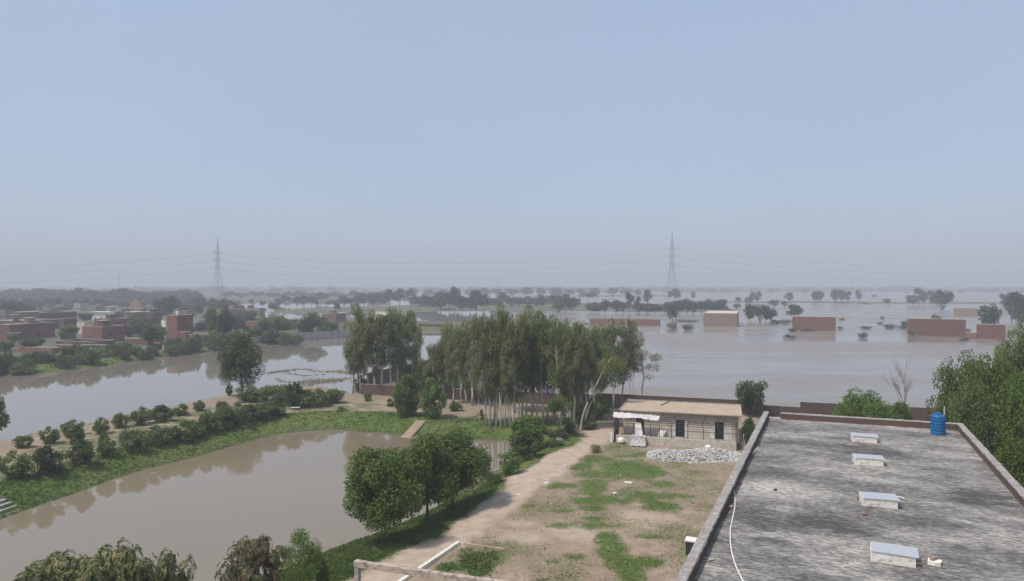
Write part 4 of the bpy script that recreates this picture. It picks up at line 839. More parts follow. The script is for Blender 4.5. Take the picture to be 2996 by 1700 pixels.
gf.tube([(0, 0.1, 2.0), (LV, 0.1, 2.0)], 0.03, 5); gf.build('rail_frame', M['rust'], vb)
for sx, lab in ((-0.25, 'left'), (LV+0.12, 'right')):
    g = MB()
    for k in range(11): y = 0.05+k*0.42; g.tube([(sx, y, 0), (sx, y, 2.75)], 0.03, 5)
    for z in (0.1, 1.2, 2.7): g.tube([(sx, 0.05, z), (sx, 4.3, z)], 0.035, 5)
    g.box(sx-0.02, sx+0.02, 0.05, 4.3, 0.1, 1.15); g.build('side_railing', M['dark_metal'], vb)
MB().box(-0.75, -0.42, -0.2, 0.05, 0, 1.25).build('gate_post', M['whitewash'], vb)
MB().tube([(LV+1.0, 1.5, 0), (LV+0.8, 3.6, 3.4)], 0.06, 6).build('prop', M['post'], vb)
def cloth(name, nx, ny, fn, mat, label, cat, thick=0.02):
    vs = [fn(i/nx, j/ny) for j in range(ny+1) for i in range(nx+1)]
    fs = [(j*(nx+1)+i, j*(nx+1)+i+1, (j+1)*(nx+1)+i+1, (j+1)*(nx+1)+i) for j in range(ny) for i in range(nx)]
    o = MB().add([VM @ Vector(v) for v in vs], fs).build(name, M[mat], smooth=True)
    sm_ = o.modifiers.new('s', 'SOLIDIFY'); sm_.thickness = thick; return tag(o, label, cat)
rn = random.Random(5); tabl = [[rn.uniform(-1, 1) for _ in range(9)] for _ in range(50)]
cloth('tarpaulin', 44, 8, lambda a, b: (-0.9+6.2*a+0.05*tabl[int(a*44)][3], 3.85-1.0*b+0.06*tabl[int(a*44)][int(b*8)], 3.4-0.2*a-(0.15+0.45*b+0.12*math.sin(a*9)*b)+0.05*tabl[int(a*44)][int(b*8)]), 'tarp', 'torn white tarpaulin hanging along the left eave of the verandah', 'tarpaulin')
cloth('tarpaulin_scrap', 10, 3, lambda a, b: (3.1+0.9*a, 2.6+0.4*b+0.05*tabl[int(a*10)][2], 2.75-0.3*a*b+0.08*tabl[int(a*10)][int(b*3)]), 'tarp', 'small white tarpaulin scrap hanging under the torn tarpaulin', 'tarpaulin')
wb = MB().add([VM @ Vector(v) for v in [(2.35, 0.3, 0.95), (3.45, 0.3, 0.95), (3.1, 0.75, 2.55), (2.4, 0.75, 2.6), (2.35, 0.36, 0.95), (3.45, 0.36, 0.95), (3.1, 0.81, 2.55), (2.4, 0.81, 2.6)]], [(0, 1, 2, 3), (7, 6, 5, 4), (0, 4, 5, 1), (1, 5, 6, 2), (2, 6, 7, 3), (3, 7, 4, 0)]).build('board', M['white'])
tag(wb, 'tall white board leaning before the left dark door', 'board')
wb = MB().add([VM @ Vector(v) for v in [(5.2, 1.2, 0.9), (5.9, 1.2, 0.9), (6.2, 1.8, 1.6), (5.35, 1.8, 1.6), (5.2, 1.26, 0.9), (5.9, 1.26, 0.9), (6.2, 1.86, 1.6), (5.35, 1.86, 1.6)]], [(0, 1, 2, 3), (7, 6, 5, 4), (0, 4, 5, 1), (1, 5, 6, 2), (2, 6, 7, 3), (3, 7, 4, 0)]).build('board', M['tarp'])
tag(wb, 'small pale board propped behind the low wall', 'board')
def lump(name, c, r, mat, label, cat, seed=0, sq=1.0, amp=0.12):
    me = bpy.data.meshes.new(name); import bmesh
    bm = bmesh.new(); bmesh.ops.create_icosphere(bm, subdivisions=3, radius=1); rn = random.Random(seed)
    k = [(Vector((rn.gauss(0, 1), rn.gauss(0, 1), rn.gauss(0, 1))), rn.uniform(0, 6)) for _ in range(9)]
    for v in bm.verts:
        s = 1+amp*sum(math.sin(2.2*v.co.dot(a)+b) for a, b in k)/3
        v.co = Vector((v.co.x*r[0]*s, v.co.y*r[1]*s, max(v.co.z, -0.35)*r[2]*s))
    bm.to_mesh(me); bm.free(); me.materials.append(M[mat]); o = link(name, me); o.location = VM @ Vector(c); o.rotation_euler = (0, 0, TB); return tag(o, label, cat)
lump('sack', (0.75, -0.35, 0.35), (0.5, 0.3, 0.5), 'white', 'white sack against the left end of the low front wall', 'sack', 1)
lump('sack', (11.5, -0.75, 0.35), (0.35, 0.3, 0.3), 'white', 'small white sack on top of the rubble heap', 'sack', 2)
# crumpled pale sheet draped over the low wall
def drape(a, b):
    x = 2.1+1.7*a; w_ = 0.07*math.sin(a*47+2*math.sin(b*5))+0.05*math.sin(a*93+b*11)+0.05*tabl[int(a*49)][int(b*8)]
    if b < 0.25: f = b/0.25; return (x, 0.45-0.75*f, 1.08+0.05*math.sin(a*20))
    f = (b-0.25)/0.75; return (x+(a-0.5)*0.35*f*f, -0.3-1.3*f**1.6+w_, 1.08-1.0*f**0.9+0.03*math.sin(a*20+f*9))
cloth('draped_sheet', 60, 24, drape, 'sheet', 'crumpled pale sheet draped over the low wall to the ground', 'sheet', 0.04)
# rubble heap: nobody could count the stones
def rubble():
    r = np.random.default_rng(12); V = []; F_ = []
    ctr = [(7.0, -5.2, 2.4, 2.6, 0.65), (9.8, -5.0, 2.8, 2.9, 0.7), (12.6, -3.4, 2.6, 2.8, 0.7), (14.4, -3.6, 1.6, 2.2, 0.5), (5.6, -4.2, 1.0, 1.2, 0.25), (11.3, -2.2, 2.0, 1.5, 0.5)]
    for _ in range(5200):
        cx, cy, rx, ry, h = ctr[r.integers(len(ctr))]; a = r.uniform(0, 6.28); q = math.sqrt(r.random())*1.05
        x = cx+math.cos(a)*q*rx; y = cy+math.sin(a)*q*ry; z = max(h*(1-q*q)*r.uniform(0.8, 1.05), 0.02)
        s = r.uniform(0.07, 0.19)*(1.4 if r.random() < 0.08 else 1); n = len(V)
        Q = Matrix.Rotation(r.uniform(0, 6), 3, 'Z') @ Matrix.Rotation(r.uniform(0, 6), 3, 'X')
        for p in ((1, 0, 0), (-1, 0, 0), (0, .8, 0), (0, -.8, 0), (0, 0, .6), (0, 0, -.6)):
            V.append(tuple(VM @ (Vector((x, y, z))+(Q @ Vector(p))*s*r.uniform(0.8, 1.2))))
        for f in ((0, 2, 4), (2, 1, 4), (1, 3, 4), (3, 0, 4), (2, 0, 5), (1, 2, 5), (3, 1, 5), (0, 3, 5)): F_.append(tuple(i+n for i in f))
    o = MB().add(V, F_).build('rubble', M['stone']); tag(o, 'spread heap of whitish broken rubble before the verandah building', 'rubble', kind='stuff')
    # mound of grit under the stones
    vs = []; fs = []
    for cx, cy, rx, ry, h in ctr:
        n = len(vs); vs.append(VM @ Vector((cx, cy, h*0.45)))
        for ring in (0.5, 1.0):
            for k in range(16): a = k*math.pi/8; vs.append(VM @ Vector((cx+math.cos(a)*rx*ring, cy+math.sin(a)*ry*ring, h*0.45*(1-ring**2)-0.05)))
        for k in range(16):
            fs.append((n, n+1+k, n+1+(k+1) % 16)); fs.append((n+1+k, n+17+k, n+17+(k+1) % 16, n+1+(k+1) % 16))
    o = MB().add(vs, fs).build('grit_mound', M['concrete'], smooth=True); tag(o, 'grey grit filling the gaps under the whitish rubble', 'grit', kind='stuff')
rubble()
# ------------------------------------------------------------------ weathered concrete frame at the bottom edge
zb = 6.2; a = P(1035, 1642, zb); b = P(1560, 1718, zb); th = math.atan2((b-a).y, (b-a).x)
cf = empty('concrete_gateway', (a.x, a.y, 0), th, 'weathered concrete post and beam frame at the bottom edge of the photo', 'frame')
L = (b-a).length
m = MB(); n = 30; rn = random.Random(2); vs = []; fs = []
for i in range(n+1):
    f = i/n*(L+3); j = [rn.uniform(-.02, .02) for _ in range(8)]
    vs += [(f, -0.02+j[0], zb-0.3+j[1]), (f, 0.3+j[2], zb-0.3+j[3]), (f, 0.3+j[4], zb+j[5]), (f, -0.02+j[6], zb+j[7])]
for i in range(n):
    for k in range(4): fs.append((i*4+k, i*4+(k+1) % 4, i*4+4+(k+1) % 4, i*4+4+k))
fs += [(3, 2, 1, 0), tuple(n*4+k for k in range(4))]
m.add(vs, fs).build('beam', M['frame_old'], cf)
for x in (0.02, L+2.6): MB().box(x, x+0.24, 0.02, 0.26, -0.3, zb-0.31).build('pillar', M['concrete'], cf)
# low kerbs and edging in the yard
def kerb(name, a, b, w_, h_, mat, label):
    a = Vector((a.x, a.y, 0)); b = Vector((b.x, b.y, 0)); th = math.atan2((b-a).y, (b-a).x); z = min(gh(a.x, a.y), gh(b.x, b.y))
    o = MB().box(0, (b-a).length, -w_/2, w_/2, -0.15, h_+0.1).build(name, M[mat]); o.location = (a.x, a.y, z); o.rotation_euler = (0, 0, th); return tag(o, label, 'kerb')
kerb('kerb', P(*Z7(915, 742)), P(*Z7(430, 1070)), 0.26, 0.16, 'curb', 'straight pale kerb between the dirt path and the lawn')
kerb('kerb', P(*Z7(950, 742)), P(*Z7(1230, 780)), 0.14, 0.02, 'roofdirt', 'faint low edging along the top of the lawn')
kerb('brick_edging', P(*ZG(455, 632)), P(*ZG(675, 572)), 0.25, 0.12, 'brick_old', 'low brick edging left of the grove trunks')
# stairs down to the pond
def stairs(a, b, w_, n, mat, label, dz=0.02):
    th = math.atan2((b-a).y, (b-a).x); L = math.hypot((b-a).x, (b-a).y); z1 = gh(a.x, a.y)+0.1; z0 = WZ-0.1
    e = empty('stairs', (a.x, a.y, 0), th, label, 'stairs')
    for k in range(n):
        z = z1+(z0-z1)*k/(n-1)
        MB().box(L*k/n, L*(k+1)/n-0.06, -w_/2, w_/2, z-0.5, z+0.02).build('step', M[mat], e)
stairs(P(*ZL(2165, 610), 0), P(*ZL(1985, 800), WZ), 1.5, 11, 'roofdirt', 'worn brick stairs going down the grassy bank to the pond')
stairs(P(*D(-40, 1245), 0), P(*D(45, 1290), WZ), 2.6, 6, 'concrete', 'grey concrete stairs down to the pond at the left edge')
# little white bench in the orchard
q = P(*ZL(905, 515)); be = empty('bench', (q.x, q.y, gh(q.x, q.y)), 0.1, 'small white bench on the dirt at the orchard end', 'bench')
MB().box(-0.7, 0.7, -0.22, 0.22, 0.42, 0.48).build('seat', M['white'], be)
for x in (-0.6, 0.5): MB().box(x, x+0.1, -0.2, 0.2, 0, 0.417).build('leg', M['concrete'], be)
# white litter bits in the yard
for i, (x, y, w_, lab) in enumerate([(2072, 320, 0.75, 'flat white board lying on the dirt below the rubble heap'), (1515, 325, 0.45, 'pale stone at the right edge of the dirt path'), (1330, 408, 0.3, 'small pale stone lower on the path edge'), (1860, 100, 0.3, 'pale pebble by the dry bush'), (1980, 395, 0.3, 'small white stone at the grass patch edge')]):
    q = P(*Z7(x, y)); o = MB().box(-w_/2, w_/2, -0.15, 0.15, 0, 0.09).build('stone' if i else 'board', M['white']); o.location = (q.x, q.y, gh(q.x, q.y)+0.01); o.rotation_euler = (0.05, 0.03, -0.2+i); tag(o, lab, 'stone' if i else 'board')
# ------------------------------------------------------------------ eucalyptus grove
def euctree(bx, by, ty, w_, k, thin=False, lean=None):
    pr = euc_thin[k % 2] if thin else euc[k % 7]
    p = P(bx, by, 0); z = gh(p.x, p.y); z = max(z, WZ); ty += rng.uniform(-4, 20); w_ *= rng.uniform(0.75, 1.1); h = ZAT(ty, p.y)-z; s = h/18; b = (w_/F*p.y)/5.0
    e = plant('eucalyptus', pr, (p.x, p.y, z-0.1), (b, b, s), rng.uniform(0, 6.28), 'x')
    if lean is not None: e.rotation_euler = (0, lean, 0)
    return e
g1 = [euctree(*ZL(1485, 345), 905, 105, 0), euctree(*ZL(1555, 350), 940, 80, 1, False), euctree(*ZL(1625, 345), 876, 95, 2), euctree(*ZL(1705, 360), 930, 80, 3), euctree(*ZL(1775, 360), 882, 105, 4), euctree(*ZL(1855, 360), 874, 95, 5), euctree(*ZL(1935, 345), 892, 85, 6), euctree(1205, 1150, 905, 85, 1), euctree(1175, 1140, 885, 90, 3), euctree(1050, 1140, 885, 90, 6)]
order(g1, 'the pale-trunked eucalyptus trees in the left cluster', 'eucalyptus in the left cluster')
g2 = [euctree(*D(1060, 990), 1025, 75, 1), euctree(*D(1088, 1000), 1003, 85, 2), euctree(*D(1112, 992), 975, 85, 5), euctree(*D(1040, 982), 1045, 60, 3), euctree(*D(1135, 1010), 950, 90, 6), euctree(*ZG(425, 395), 925, 100, 1), euctree(*ZG(515, 410), 915, 95, 2), euctree(*ZG(690, 650), 1000, 70, 4, True), euctree(*ZG(765, 650), 905, 95, 3), euctree(*ZG(795, 655), 885, 95, 0), euctree(*ZG(840, 640), 905, 100, 5), euctree(*ZG(860, 655), 880, 95, 6), euctree(*ZG(910, 665), 890, 85, 1), euctree(*ZG(950, 660), 878, 100, 2), euctree(*ZG(620, 470), 915, 100, 5), euctree(*ZG(330, 400), 965, 85, 0), euctree(*ZG(560, 450), 1010, 80, 3)]
order(g2, 'the eucalyptus trees in the left third of the big grove', 'eucalyptus in the left of the grove')
g3 = [euctree(*ZG(980, 655), 895, 90, 3), euctree(*ZG(1002, 660), 880, 95, 4), euctree(*ZG(1040, 675), 890, 95, 0), euctree(*ZG(1090, 660), 884, 90, 5), euctree(*ZG(1115, 630), 880, 100, 1), euctree(*ZG(1160, 610), 876, 95, 6), euctree(*ZG(1225, 620), 884, 105, 2), euctree(*ZG(1275, 630), 890, 95, 3), euctree(*ZG(1322, 640), 895, 95, 5), euctree(*ZG(1050, 540), 880, 100, 4), euctree(*ZG(1230, 520), 878, 110, 0), euctree(*ZG(1370, 600), 915, 95, 6), euctree(*ZG(900, 520), 885, 105, 2)]
order(g3, 'the eucalyptus trees in the middle of the big grove', 'eucalyptus in the middle of the grove')
g4 = [euctree(*ZG(1440, 620), 905, 105, 1), euctree(*ZG(1490, 720), 925, 90, 2), euctree(*ZG(1565, 690), 900, 100, 3), euctree(*ZG(1605, 690), 905, 100, 0), euctree(*ZG(1645, 700), 930, 95, 4), euctree(*ZG(1530, 560), 902, 110, 5), euctree(*ZG(1700, 560), 930, 110, 6), euctree(*ZG(1765, 690), 955, 90, 1), euctree(*ZG(1840, 610), 935, 110, 2), euctree(*ZG(1900, 560), 920, 100, 3), euctree(*ZG(1650, 500), 905, 105, 0), euctree(*ZG(2030, 500), 920, 95, 5), euctree(*ZG(2130, 470), 900, 90, 0)]
order(g4, 'the eucalyptus trees in the right third of the big grove', 'eucalyptus in the right of the grove')
g5 = [euctree(*ZG(2200, 425), 898, 85, 0, True), euctree(*ZG(2235, 415), 915, 80, 1, True), euctree(*ZG(2325, 400), 965, 120, 0, True)]
order(g5, 'the sparse thin eucalyptus trees at the right end of the grove', 'sparse eucalyptus at the grove end')
# two leaning trunks in front
for i, (a, b, lab) in enumerate([((1703, 715), (1925, 155), 'long bare pale eucalyptus trunk leaning right at the grove front'), ((1735, 700), (1880, 300), 'shorter bare trunk leaning right beside the longest leaning one')]):
    p = P(*ZG(*a), 0); z1 = ZAT(ZG(*b)[1], p.y); x1 = (ZG(*b)[0]-1498)/F*p.y
    e = empty('eucalyptus', (p.x, p.y, 0), 0, lab, 'tree', None)
    pts = [(0, 0, -0.1), (0.35, 0, z1*0.3), ((x1-p.x)*0.45, 0.2, z1*0.6), (x1-p.x, 0.5, z1)]
    top = Vector(pts[-1]); MB().tube(smooth([Vector(q) for q in pts], 2)+[top+Vector((1.2, 0.4, 2.0))], [0.17-0.008*k for k in range(len(smooth([Vector(q) for q in pts], 2))+1)], 8).build('trunk', M['bark_pale'], e, True)
    V = leaves([tuple(top+Vector((1.3, 0.3, 2.0))), tuple(top+Vector((0.4, 0.3, 1.0))), tuple(top+Vector((2.4, 0.5, 1.5)))], [(1.1, 1, 1.3)]*3, 900, 0.5, 0.085, 1.3, 0.5, 0.3, 0, 5+i)
    link('crown', quads_mesh('crown', V, [M['euc']]), e)
# ------------------------------------------------------------------ nearer trees
def dput(name, parts, Hp, Wp, bx, by, ty, wd, label, cat='tree', **k):
    b = D(bx, by); return put(name, parts, Hp, Wp, b[0], b[1], ty*K, wd*K, label, cat, **k)
dput('leafy_tree', leafy[0], 8, 6.8, 965, 1358, 1108, 205, 'dense green tree at the pond edge, left one of the big pair')
dput('leafy_tree', leafy[1], 8, 6.8, 1070, 1305, 1078, 165, 'tall dense green tree in the middle of the big pair by the pond')
dput('leafy_tree', leafy[2], 8, 6.8, 1135, 1275, 1064, 185, 'right-hand dense dark tree of the big pair beside the dirt path')
dput('leafy_tree', proto('tree', 11, 1.7, 4.1, 50, 1.25, 12000, 0.36, 0.2, 'dark', 'bark', 0.2, 0.26, seed=199), 11, 8.2, 606, 992, 836, 122, 'lone dark tree on the spit between the channel and orchard')
dput('leafy_tree', bright[0], 6, 3.6, 1022, 1062, 932, 72, 'left one of the two upright bright green trees by the stairs')
dput('leafy_tree', bright[1], 6, 3.6, 1085, 1070, 942, 66, 'right one of the two upright bright green trees by the stairs')
dput('leafy_tree', proto('tree', 6, 2.2, 2.4, 14, 0.7, 3400, 0.22, 0.12, 'bright', 'bark_pale', 0.1, 0.09, seed=201, shape='umbrella', flat=0.5), 6, 5, 1405, 1098, 990, 84, 'small flat-topped bright green tree before the grove trunks')
dput('leafy_tree', bright[0], 6, 3.6, 1335, 1128, 1036, 105, 'bright green bushy tree where the pond ends beside the path')
dput('leafy_tree', shrub[2], 2.7, 2.9, 1318, 1152, 1082, 85, 'dark green bush just below the bright tree at pond end', 'bush')
dput('bush', shrub[3], 2.7, 2.9, 1275, 1190, 1128, 70, 'round green bush lower on the bank between pond and path', 'bush')
fl = proto('flowering_bush', 2.2, 0, 1.4, 12, 0.5, 2600, 0.16, 0.08, 'bright', 'bark', 0.1, 0.04, seed=203, extra=('flower', 0.05))
dput('flowering_bush', fl, 2.2, 2.9, 1238, 1212, 1163, 62, 'green bush dotted with white blossoms left of the path', 'bush')
dput('flowering_bush', fl, 2.2, 2.9, 1392, 1118, 1092, 60, 'low bush with pale blossoms near the top of the path', 'bush')
dput('bush', shrub[0], 2.7, 2.9, 1400, 1102, 1072, 60, 'grey-green bush under the flat-topped tree', 'bush')
dput('leafy_tree', shrub[3], 2.7, 2.9, 1208, 1076, 1022, 26, 'slim small green tree left of the grove trunks', 'tree')
dput('bush', shrub[3], 2.7, 2.9, 858, 1052, 1016, 40, 'bright green shrub at the top of the grassy bank', 'bush')
dput('bush', shrub[1], 2.7, 2.9, 922, 1005, 984, 22, 'small shrub on the pale dirt before the left eucalyptus cluster', 'bush')
dput('bush', shrub[4], 2.7, 2.9, 978, 1018, 996, 22, 'small shrub left of the upright bright trees', 'bush')
dput('bush', shrub[3], 2.7, 2.9, 1140, 1030, 1004, 45, 'low green shrub right of the upright bright trees', 'bush')
dput('bush', shrub[0], 2.7, 2.9, 574, 992, 960, 18, 'thin sapling left of the lone dark tree', 'bush')
dput('dry_bush', proto('dry_bush', 1.0, 0, 0.9, 8, 0.35, 900, 0.16, 0.06, 'mango_red', 'bark', -0.3, 0.03, seed=207), 1.0, 1.9, 1492, 1134, 1112, 40, 'dark reddish dry bush on the dirt right of the path', 'bush')
dput('leafy_tree', midt[2], 8, 6.4, 1886, 1045, 936, 86, 'small round tree behind the right end of the verandah building', z0=0)
dput('bush', shrub[2], 2.7, 2.9, 1882, 1120, 1042, 50, 'dark bush squeezed between verandah building and big roof', 'bush', z0=0)
# bushy tree behind the far parapet
def world_tree(name, parts, Hp, Wp, xd, Y, td, wd, label, cat='tree', z0=0.0):
    x = (xd*K-1498)/F*Y; h = ZAT(td*K, Y)-z0; b = (wd*K/F*Y)/Wp
    return plant(name, parts, (x, Y, z0-0.1), (b, b, h/Hp), rng.uniform(0, 6.28), label, cat)
world_tree('leafy_tree', proto('tree', 8, 1.5, 3.6, 34, 0.95, 9000, 0.3, 0.15, 'bright', 'bark', 0.0, 0.14, seed=210, shape='round', flat=0.3), 8, 7.6, 2165, 84, 976, 150, 'spreading bright green tree behind the far parapet of the roof')
world_tree('leafy_tree', bright[1], 6, 3.6, 2245, 86, 1002, 90, 'lower green tree right beside the spreading one behind the roof')
world_tree('leafy_tree', bright[0], 6, 3.6, 2110, 82, 1000, 50, 'small green tree left of the spreading one behind the roof')
rt = [proto('tree', 14, 2.5, 4.8, 60, 1.35, 26000, 0.3, 0.16, lm, 'bark', 0.25, 0.28, seed=220+i) for i, lm in enumerate(['dense', 'dense', 'shrub'])]
world_tree('leafy_tree', rt[0], 14, 9.6, 2425, 64, 868, 165, 'big dark green tree at the left of the right-edge tree mass')
world_tree('leafy_tree', rt[1], 14, 9.6, 2500, 58, 858, 170, 'big dark green tree in the middle of the right-edge mass')
world_tree('leafy_tree', rt[2], 14, 9.6, 2568, 70, 795, 150, 'tallest olive green tree at the right edge of the photo')
world_tree('leafy_tree', rt[1], 14, 9.6, 2590, 52, 905, 190, 'large green tree cut by the right edge of the photo')
world_tree('leafy_tree', rt[0], 14, 9.6, 2600, 44, 1010, 200, 'lowest green tree beside the right parapet of the roof')
world_tree('leafy_tree', rt[2], 14, 9.6, 2440, 56, 930, 120, 'olive green tree just behind the blue tank corner')
# bare tree
def bare():
    Y = 109; x = (2268*K-1498)/F*Y; h = (ZAT(888*K, Y)-WZ)*1.08; mb = MB(); rn = random.Random(8)
    def grow(p, d, l, r_, lv):
        q = p+d*l; mb.tube([p, p.lerp(q, 0.5)+Vector((rn.uniform(-.04, .04), 0, 0))*l, q], [r_, r_*0.8, r_*0.55], 5)
        if lv == 0: return
        for k in range(rn.choice([3, 4])):
            dd = (d*1.3+Vector((rn.uniform(-.65, .65), rn.uniform(-.65, .65), rn.uniform(0, .4)))).normalized()
            grow(p.lerp(q, rn.uniform(0.45, 1)), dd, l*rn.uniform(0.5, 0.75), r_*0.5, lv-1)
    grow(Vector((0, 0, 0)), Vector((0.02, 0, 1)), h*0.34, 0.15, 5)
    grow(Vector((0, 0, h*0.3)), Vector((0.0, 0, 1)), h*0.38, 0.09, 3)
    e = empty('bare_tree', (x, Y, WZ-0.2), 0, 'leafless grey tree in the water behind the brick wall', 'tree'); mb.build('trunk', M['cap'], e)
bare()
# bottom mango trees
def wt2(parts, Hp, Wp, xd, Y, td, wd, label): return world_tree('mango_tree', parts, Hp, Wp, xd, Y, td, wd, label)
wt2(mango[0], 7, 8.6, 165, 39, 1378, 270, 'broad mango tree in the bottom left corner with bronze leaf tips')
wt2(mango[0], 7, 8.6, 300, 37, 1352, 250, 'tallest of the mango crowns along the bottom left')
wt2(mango[0], 7, 8.6, 405, 38.5, 1378, 190, 'right-hand mango crown of the bottom left clump')
wt2(mango[0], 7, 8.6, 70, 36, 1425, 170, 'lowest mango crown at the very bottom left')
wt2(mango[1], 7, 8.6, 636, 42, 1333, 172, 'reddish brown leaved mango tree at the bottom of the pond')
world_tree('leafy_tree', proto('tree', 6, 1.6, 2.0, 22, 0.55, 4200, 0.22, 0.07, 'bright', 'bark', 0.5, 0.07, seed=240, bend=0.2), 6, 4.2, 752, 45.5, 1312, 118, 'light green young tree right of the reddish mango tree')
world_tree('bush', shrub[3], 2.7, 2.9, 803, 46, 1395, 45, 'narrow leafy bush right of the light green young tree', 'bush')
# ------------------------------------------------------------------ orchard
near = [(38, 1198, 1132, 82), (125, 1186, 1116, 92), (200, 1165, 1103, 72), (266, 1143, 1100, 45), (330, 1130, 1075, 58), (396, 1117, 1068, 76), (458, 1106, 1052, 76), (490, 1098, 1060, 55), (520, 1092, 1030, 66), (560, 1072, 1020, 55), (590, 1068, 1012, 62), (628, 1055, 1016, 62), (662, 1048, 1008, 66), (692, 1042, 1000, 60)]
o1 = [dput('orchard_tree', shrub[[0, 2, 2, 0, 1, 0, 3, 0, 1, 4, 0, 2, 1, 2][i]], 2.7, 2.9, *q, 'x', 'tree') for i, q in enumerate([(a, b, c-3, d*1.06) for a, b, c, d in near])]
order(o1, 'the small trees in the front orchard row above the pond', 'front orchard row')
farr = [(60, 1122, 1092, 52), (125, 1112, 1073, 54), (180, 1090, 1055, 54), (190, 1112, 1068, 40), (252, 1088, 1050, 48), (262, 1118, 1080, 30), (300, 1072, 1036, 50), (352, 1064, 1024, 58), (408, 1056, 1018, 60), (456, 1042, 1012, 44), (500, 1030, 1006, 40), (556, 1040, 1006, 34)]
o2 = [dput('orchard_tree', shrub[[1, 0, 0, 2, 0, 3, 1, 0, 2, 4, 0, 1][i]], 2.7, 2.9, *q, 'x', 'tree') for i, q in enumerate([(a, b, c-4, d*1.0) for a, b, c, d in farr])]
order(o2, 'the small trees in the back orchard row by the channel', 'back orchard row')
o3 = [dput('orchard_tree', shrub[k], 2.7, 2.9, *q, 'x', 'bush') for k, q in ((0, (625, 1005, 965, 75)), (1, (688, 1008, 962, 82)), (2, (748, 1020, 958, 86)), (2, (722, 1015, 972, 70)), (0, (798, 1018, 972, 66)), (1, (835, 1010, 972, 62)))]
order(o3, 'the dense dark shrubs right of the lone dark tree', 'dense shrubs right of the lone tree')
dput('leafy_tree', midt[1], 8, 6.4, -18, 1108, 985, 80, 'dark tree overhanging the channel at the left edge', z0=WZ+0.1)
# ------------------------------------------------------------------ hedge on the village bank
hd = []; rn = random.Random(21)
for i in range(42):
    f = i/41; xd = -20+600*f+rn.uniform(-6, 6); yb = 947-72*f+rn.uniform(-8, 3)-2; hgt = rn.uniform(30, 58)*(1-0.25*f); wd = rn.uniform(40, 62)*(1-0.3*f)
    hd.append(dput('bush', bush[rn.randrange(4)], 2.4, 3.2, xd, yb, yb-hgt, wd, 'x', 'bush'))
hd.sort(key=lambda o: o.location.x/o.location.y)
order(hd[:14], 'the dark bushes on the left third of the village bank', 'bushes on the village bank, left')
order(hd[14:28], 'the dark bushes on the middle of the village bank', 'bushes on the village bank, middle')
order(hd[28:], 'the dark bushes on the village bank nearest the lone tree', 'bushes on the village bank, right')
vr = random.Random(77); vi = []
for k in range(46):
    xd = vr.uniform(0, 720); yb = vr.uniform(762, 905-0.06*xd); hh = vr.uniform(14, 26)*(yb-700)/120; 
    if yb > 890-0.06*xd: continue
    vi.append(dput('tree', midt[vr.randrange(3)], 8, 6.4, xd, yb, yb-hh*1.5, hh*vr.uniform(1.2, 2.2), 'x', 'tree'))
vi.sort(key=lambda o: o.location.y)
for q_ in range(3):
    part = vi[q_*len(vi)//3:(q_+1)*len(vi)//3]
    order(part, ['the small trees between the nearest village houses', 'the small trees between the middle village houses', 'the small trees between the farthest village houses'][q_], ['trees between the nearest houses', 'trees between the middle houses', 'trees between the farthest houses'][q_])
h2 = [dput('bush', bush[i % 4], 2.4, 3.2, x, y, t_, w_, 'x', 'bush') for i, (x, y, t_, w_) in enumerate([(385, 850, 812, 58), (432, 880, 845, 44), (10, 880, 850, 50), (690, 862, 826, 70), (722, 866, 832, 60), (655, 862, 838, 55), (745, 862, 838, 44), (820, 838, 810, 50), (600, 860, 826, 60), (640, 850, 815, 50), (500, 870, 840, 60), (540, 868, 838, 50)])]
order(h2, 'the rounder bushes scattered before the village walls', 'bushes before the village walls')
h3 = [dput('tree', midt[i % 3], 8, 6.4, x, y, t_, w_, 'x', 'tree') for i, (x, y, t_, w_) in enumerate([(785, 835, 778, 60), (758, 835, 800, 50), (830, 835, 800, 60), (565, 858, 765, 40), (530, 850, 770, 42)])]
order(h3, 'the dusky trees behind the grey boundary wall', 'trees behind the boundary wall')
h4 = [dput('bush', shrub[i % 5], 2.7, 2.9, x, y, t_, w_, 'x', 'bush') for i, (x, y, t_, w_) in enumerate([(905, 985, 940, 40), (1050, 985, 900, 75), (1075, 1000, 930, 60), (1130, 985, 940, 60), (1420, 1085, 1040, 50), (1475, 1075, 1045, 40), (1255, 1085, 1062, 40), (1010, 970, 930, 50), (1180, 990, 945, 60), (1450, 1060, 1000, 60), (1500, 1050, 990, 60)])]
order(h4, 'the undergrowth bushes among and beside the eucalyptus trunks', 'undergrowth by the eucalyptus')
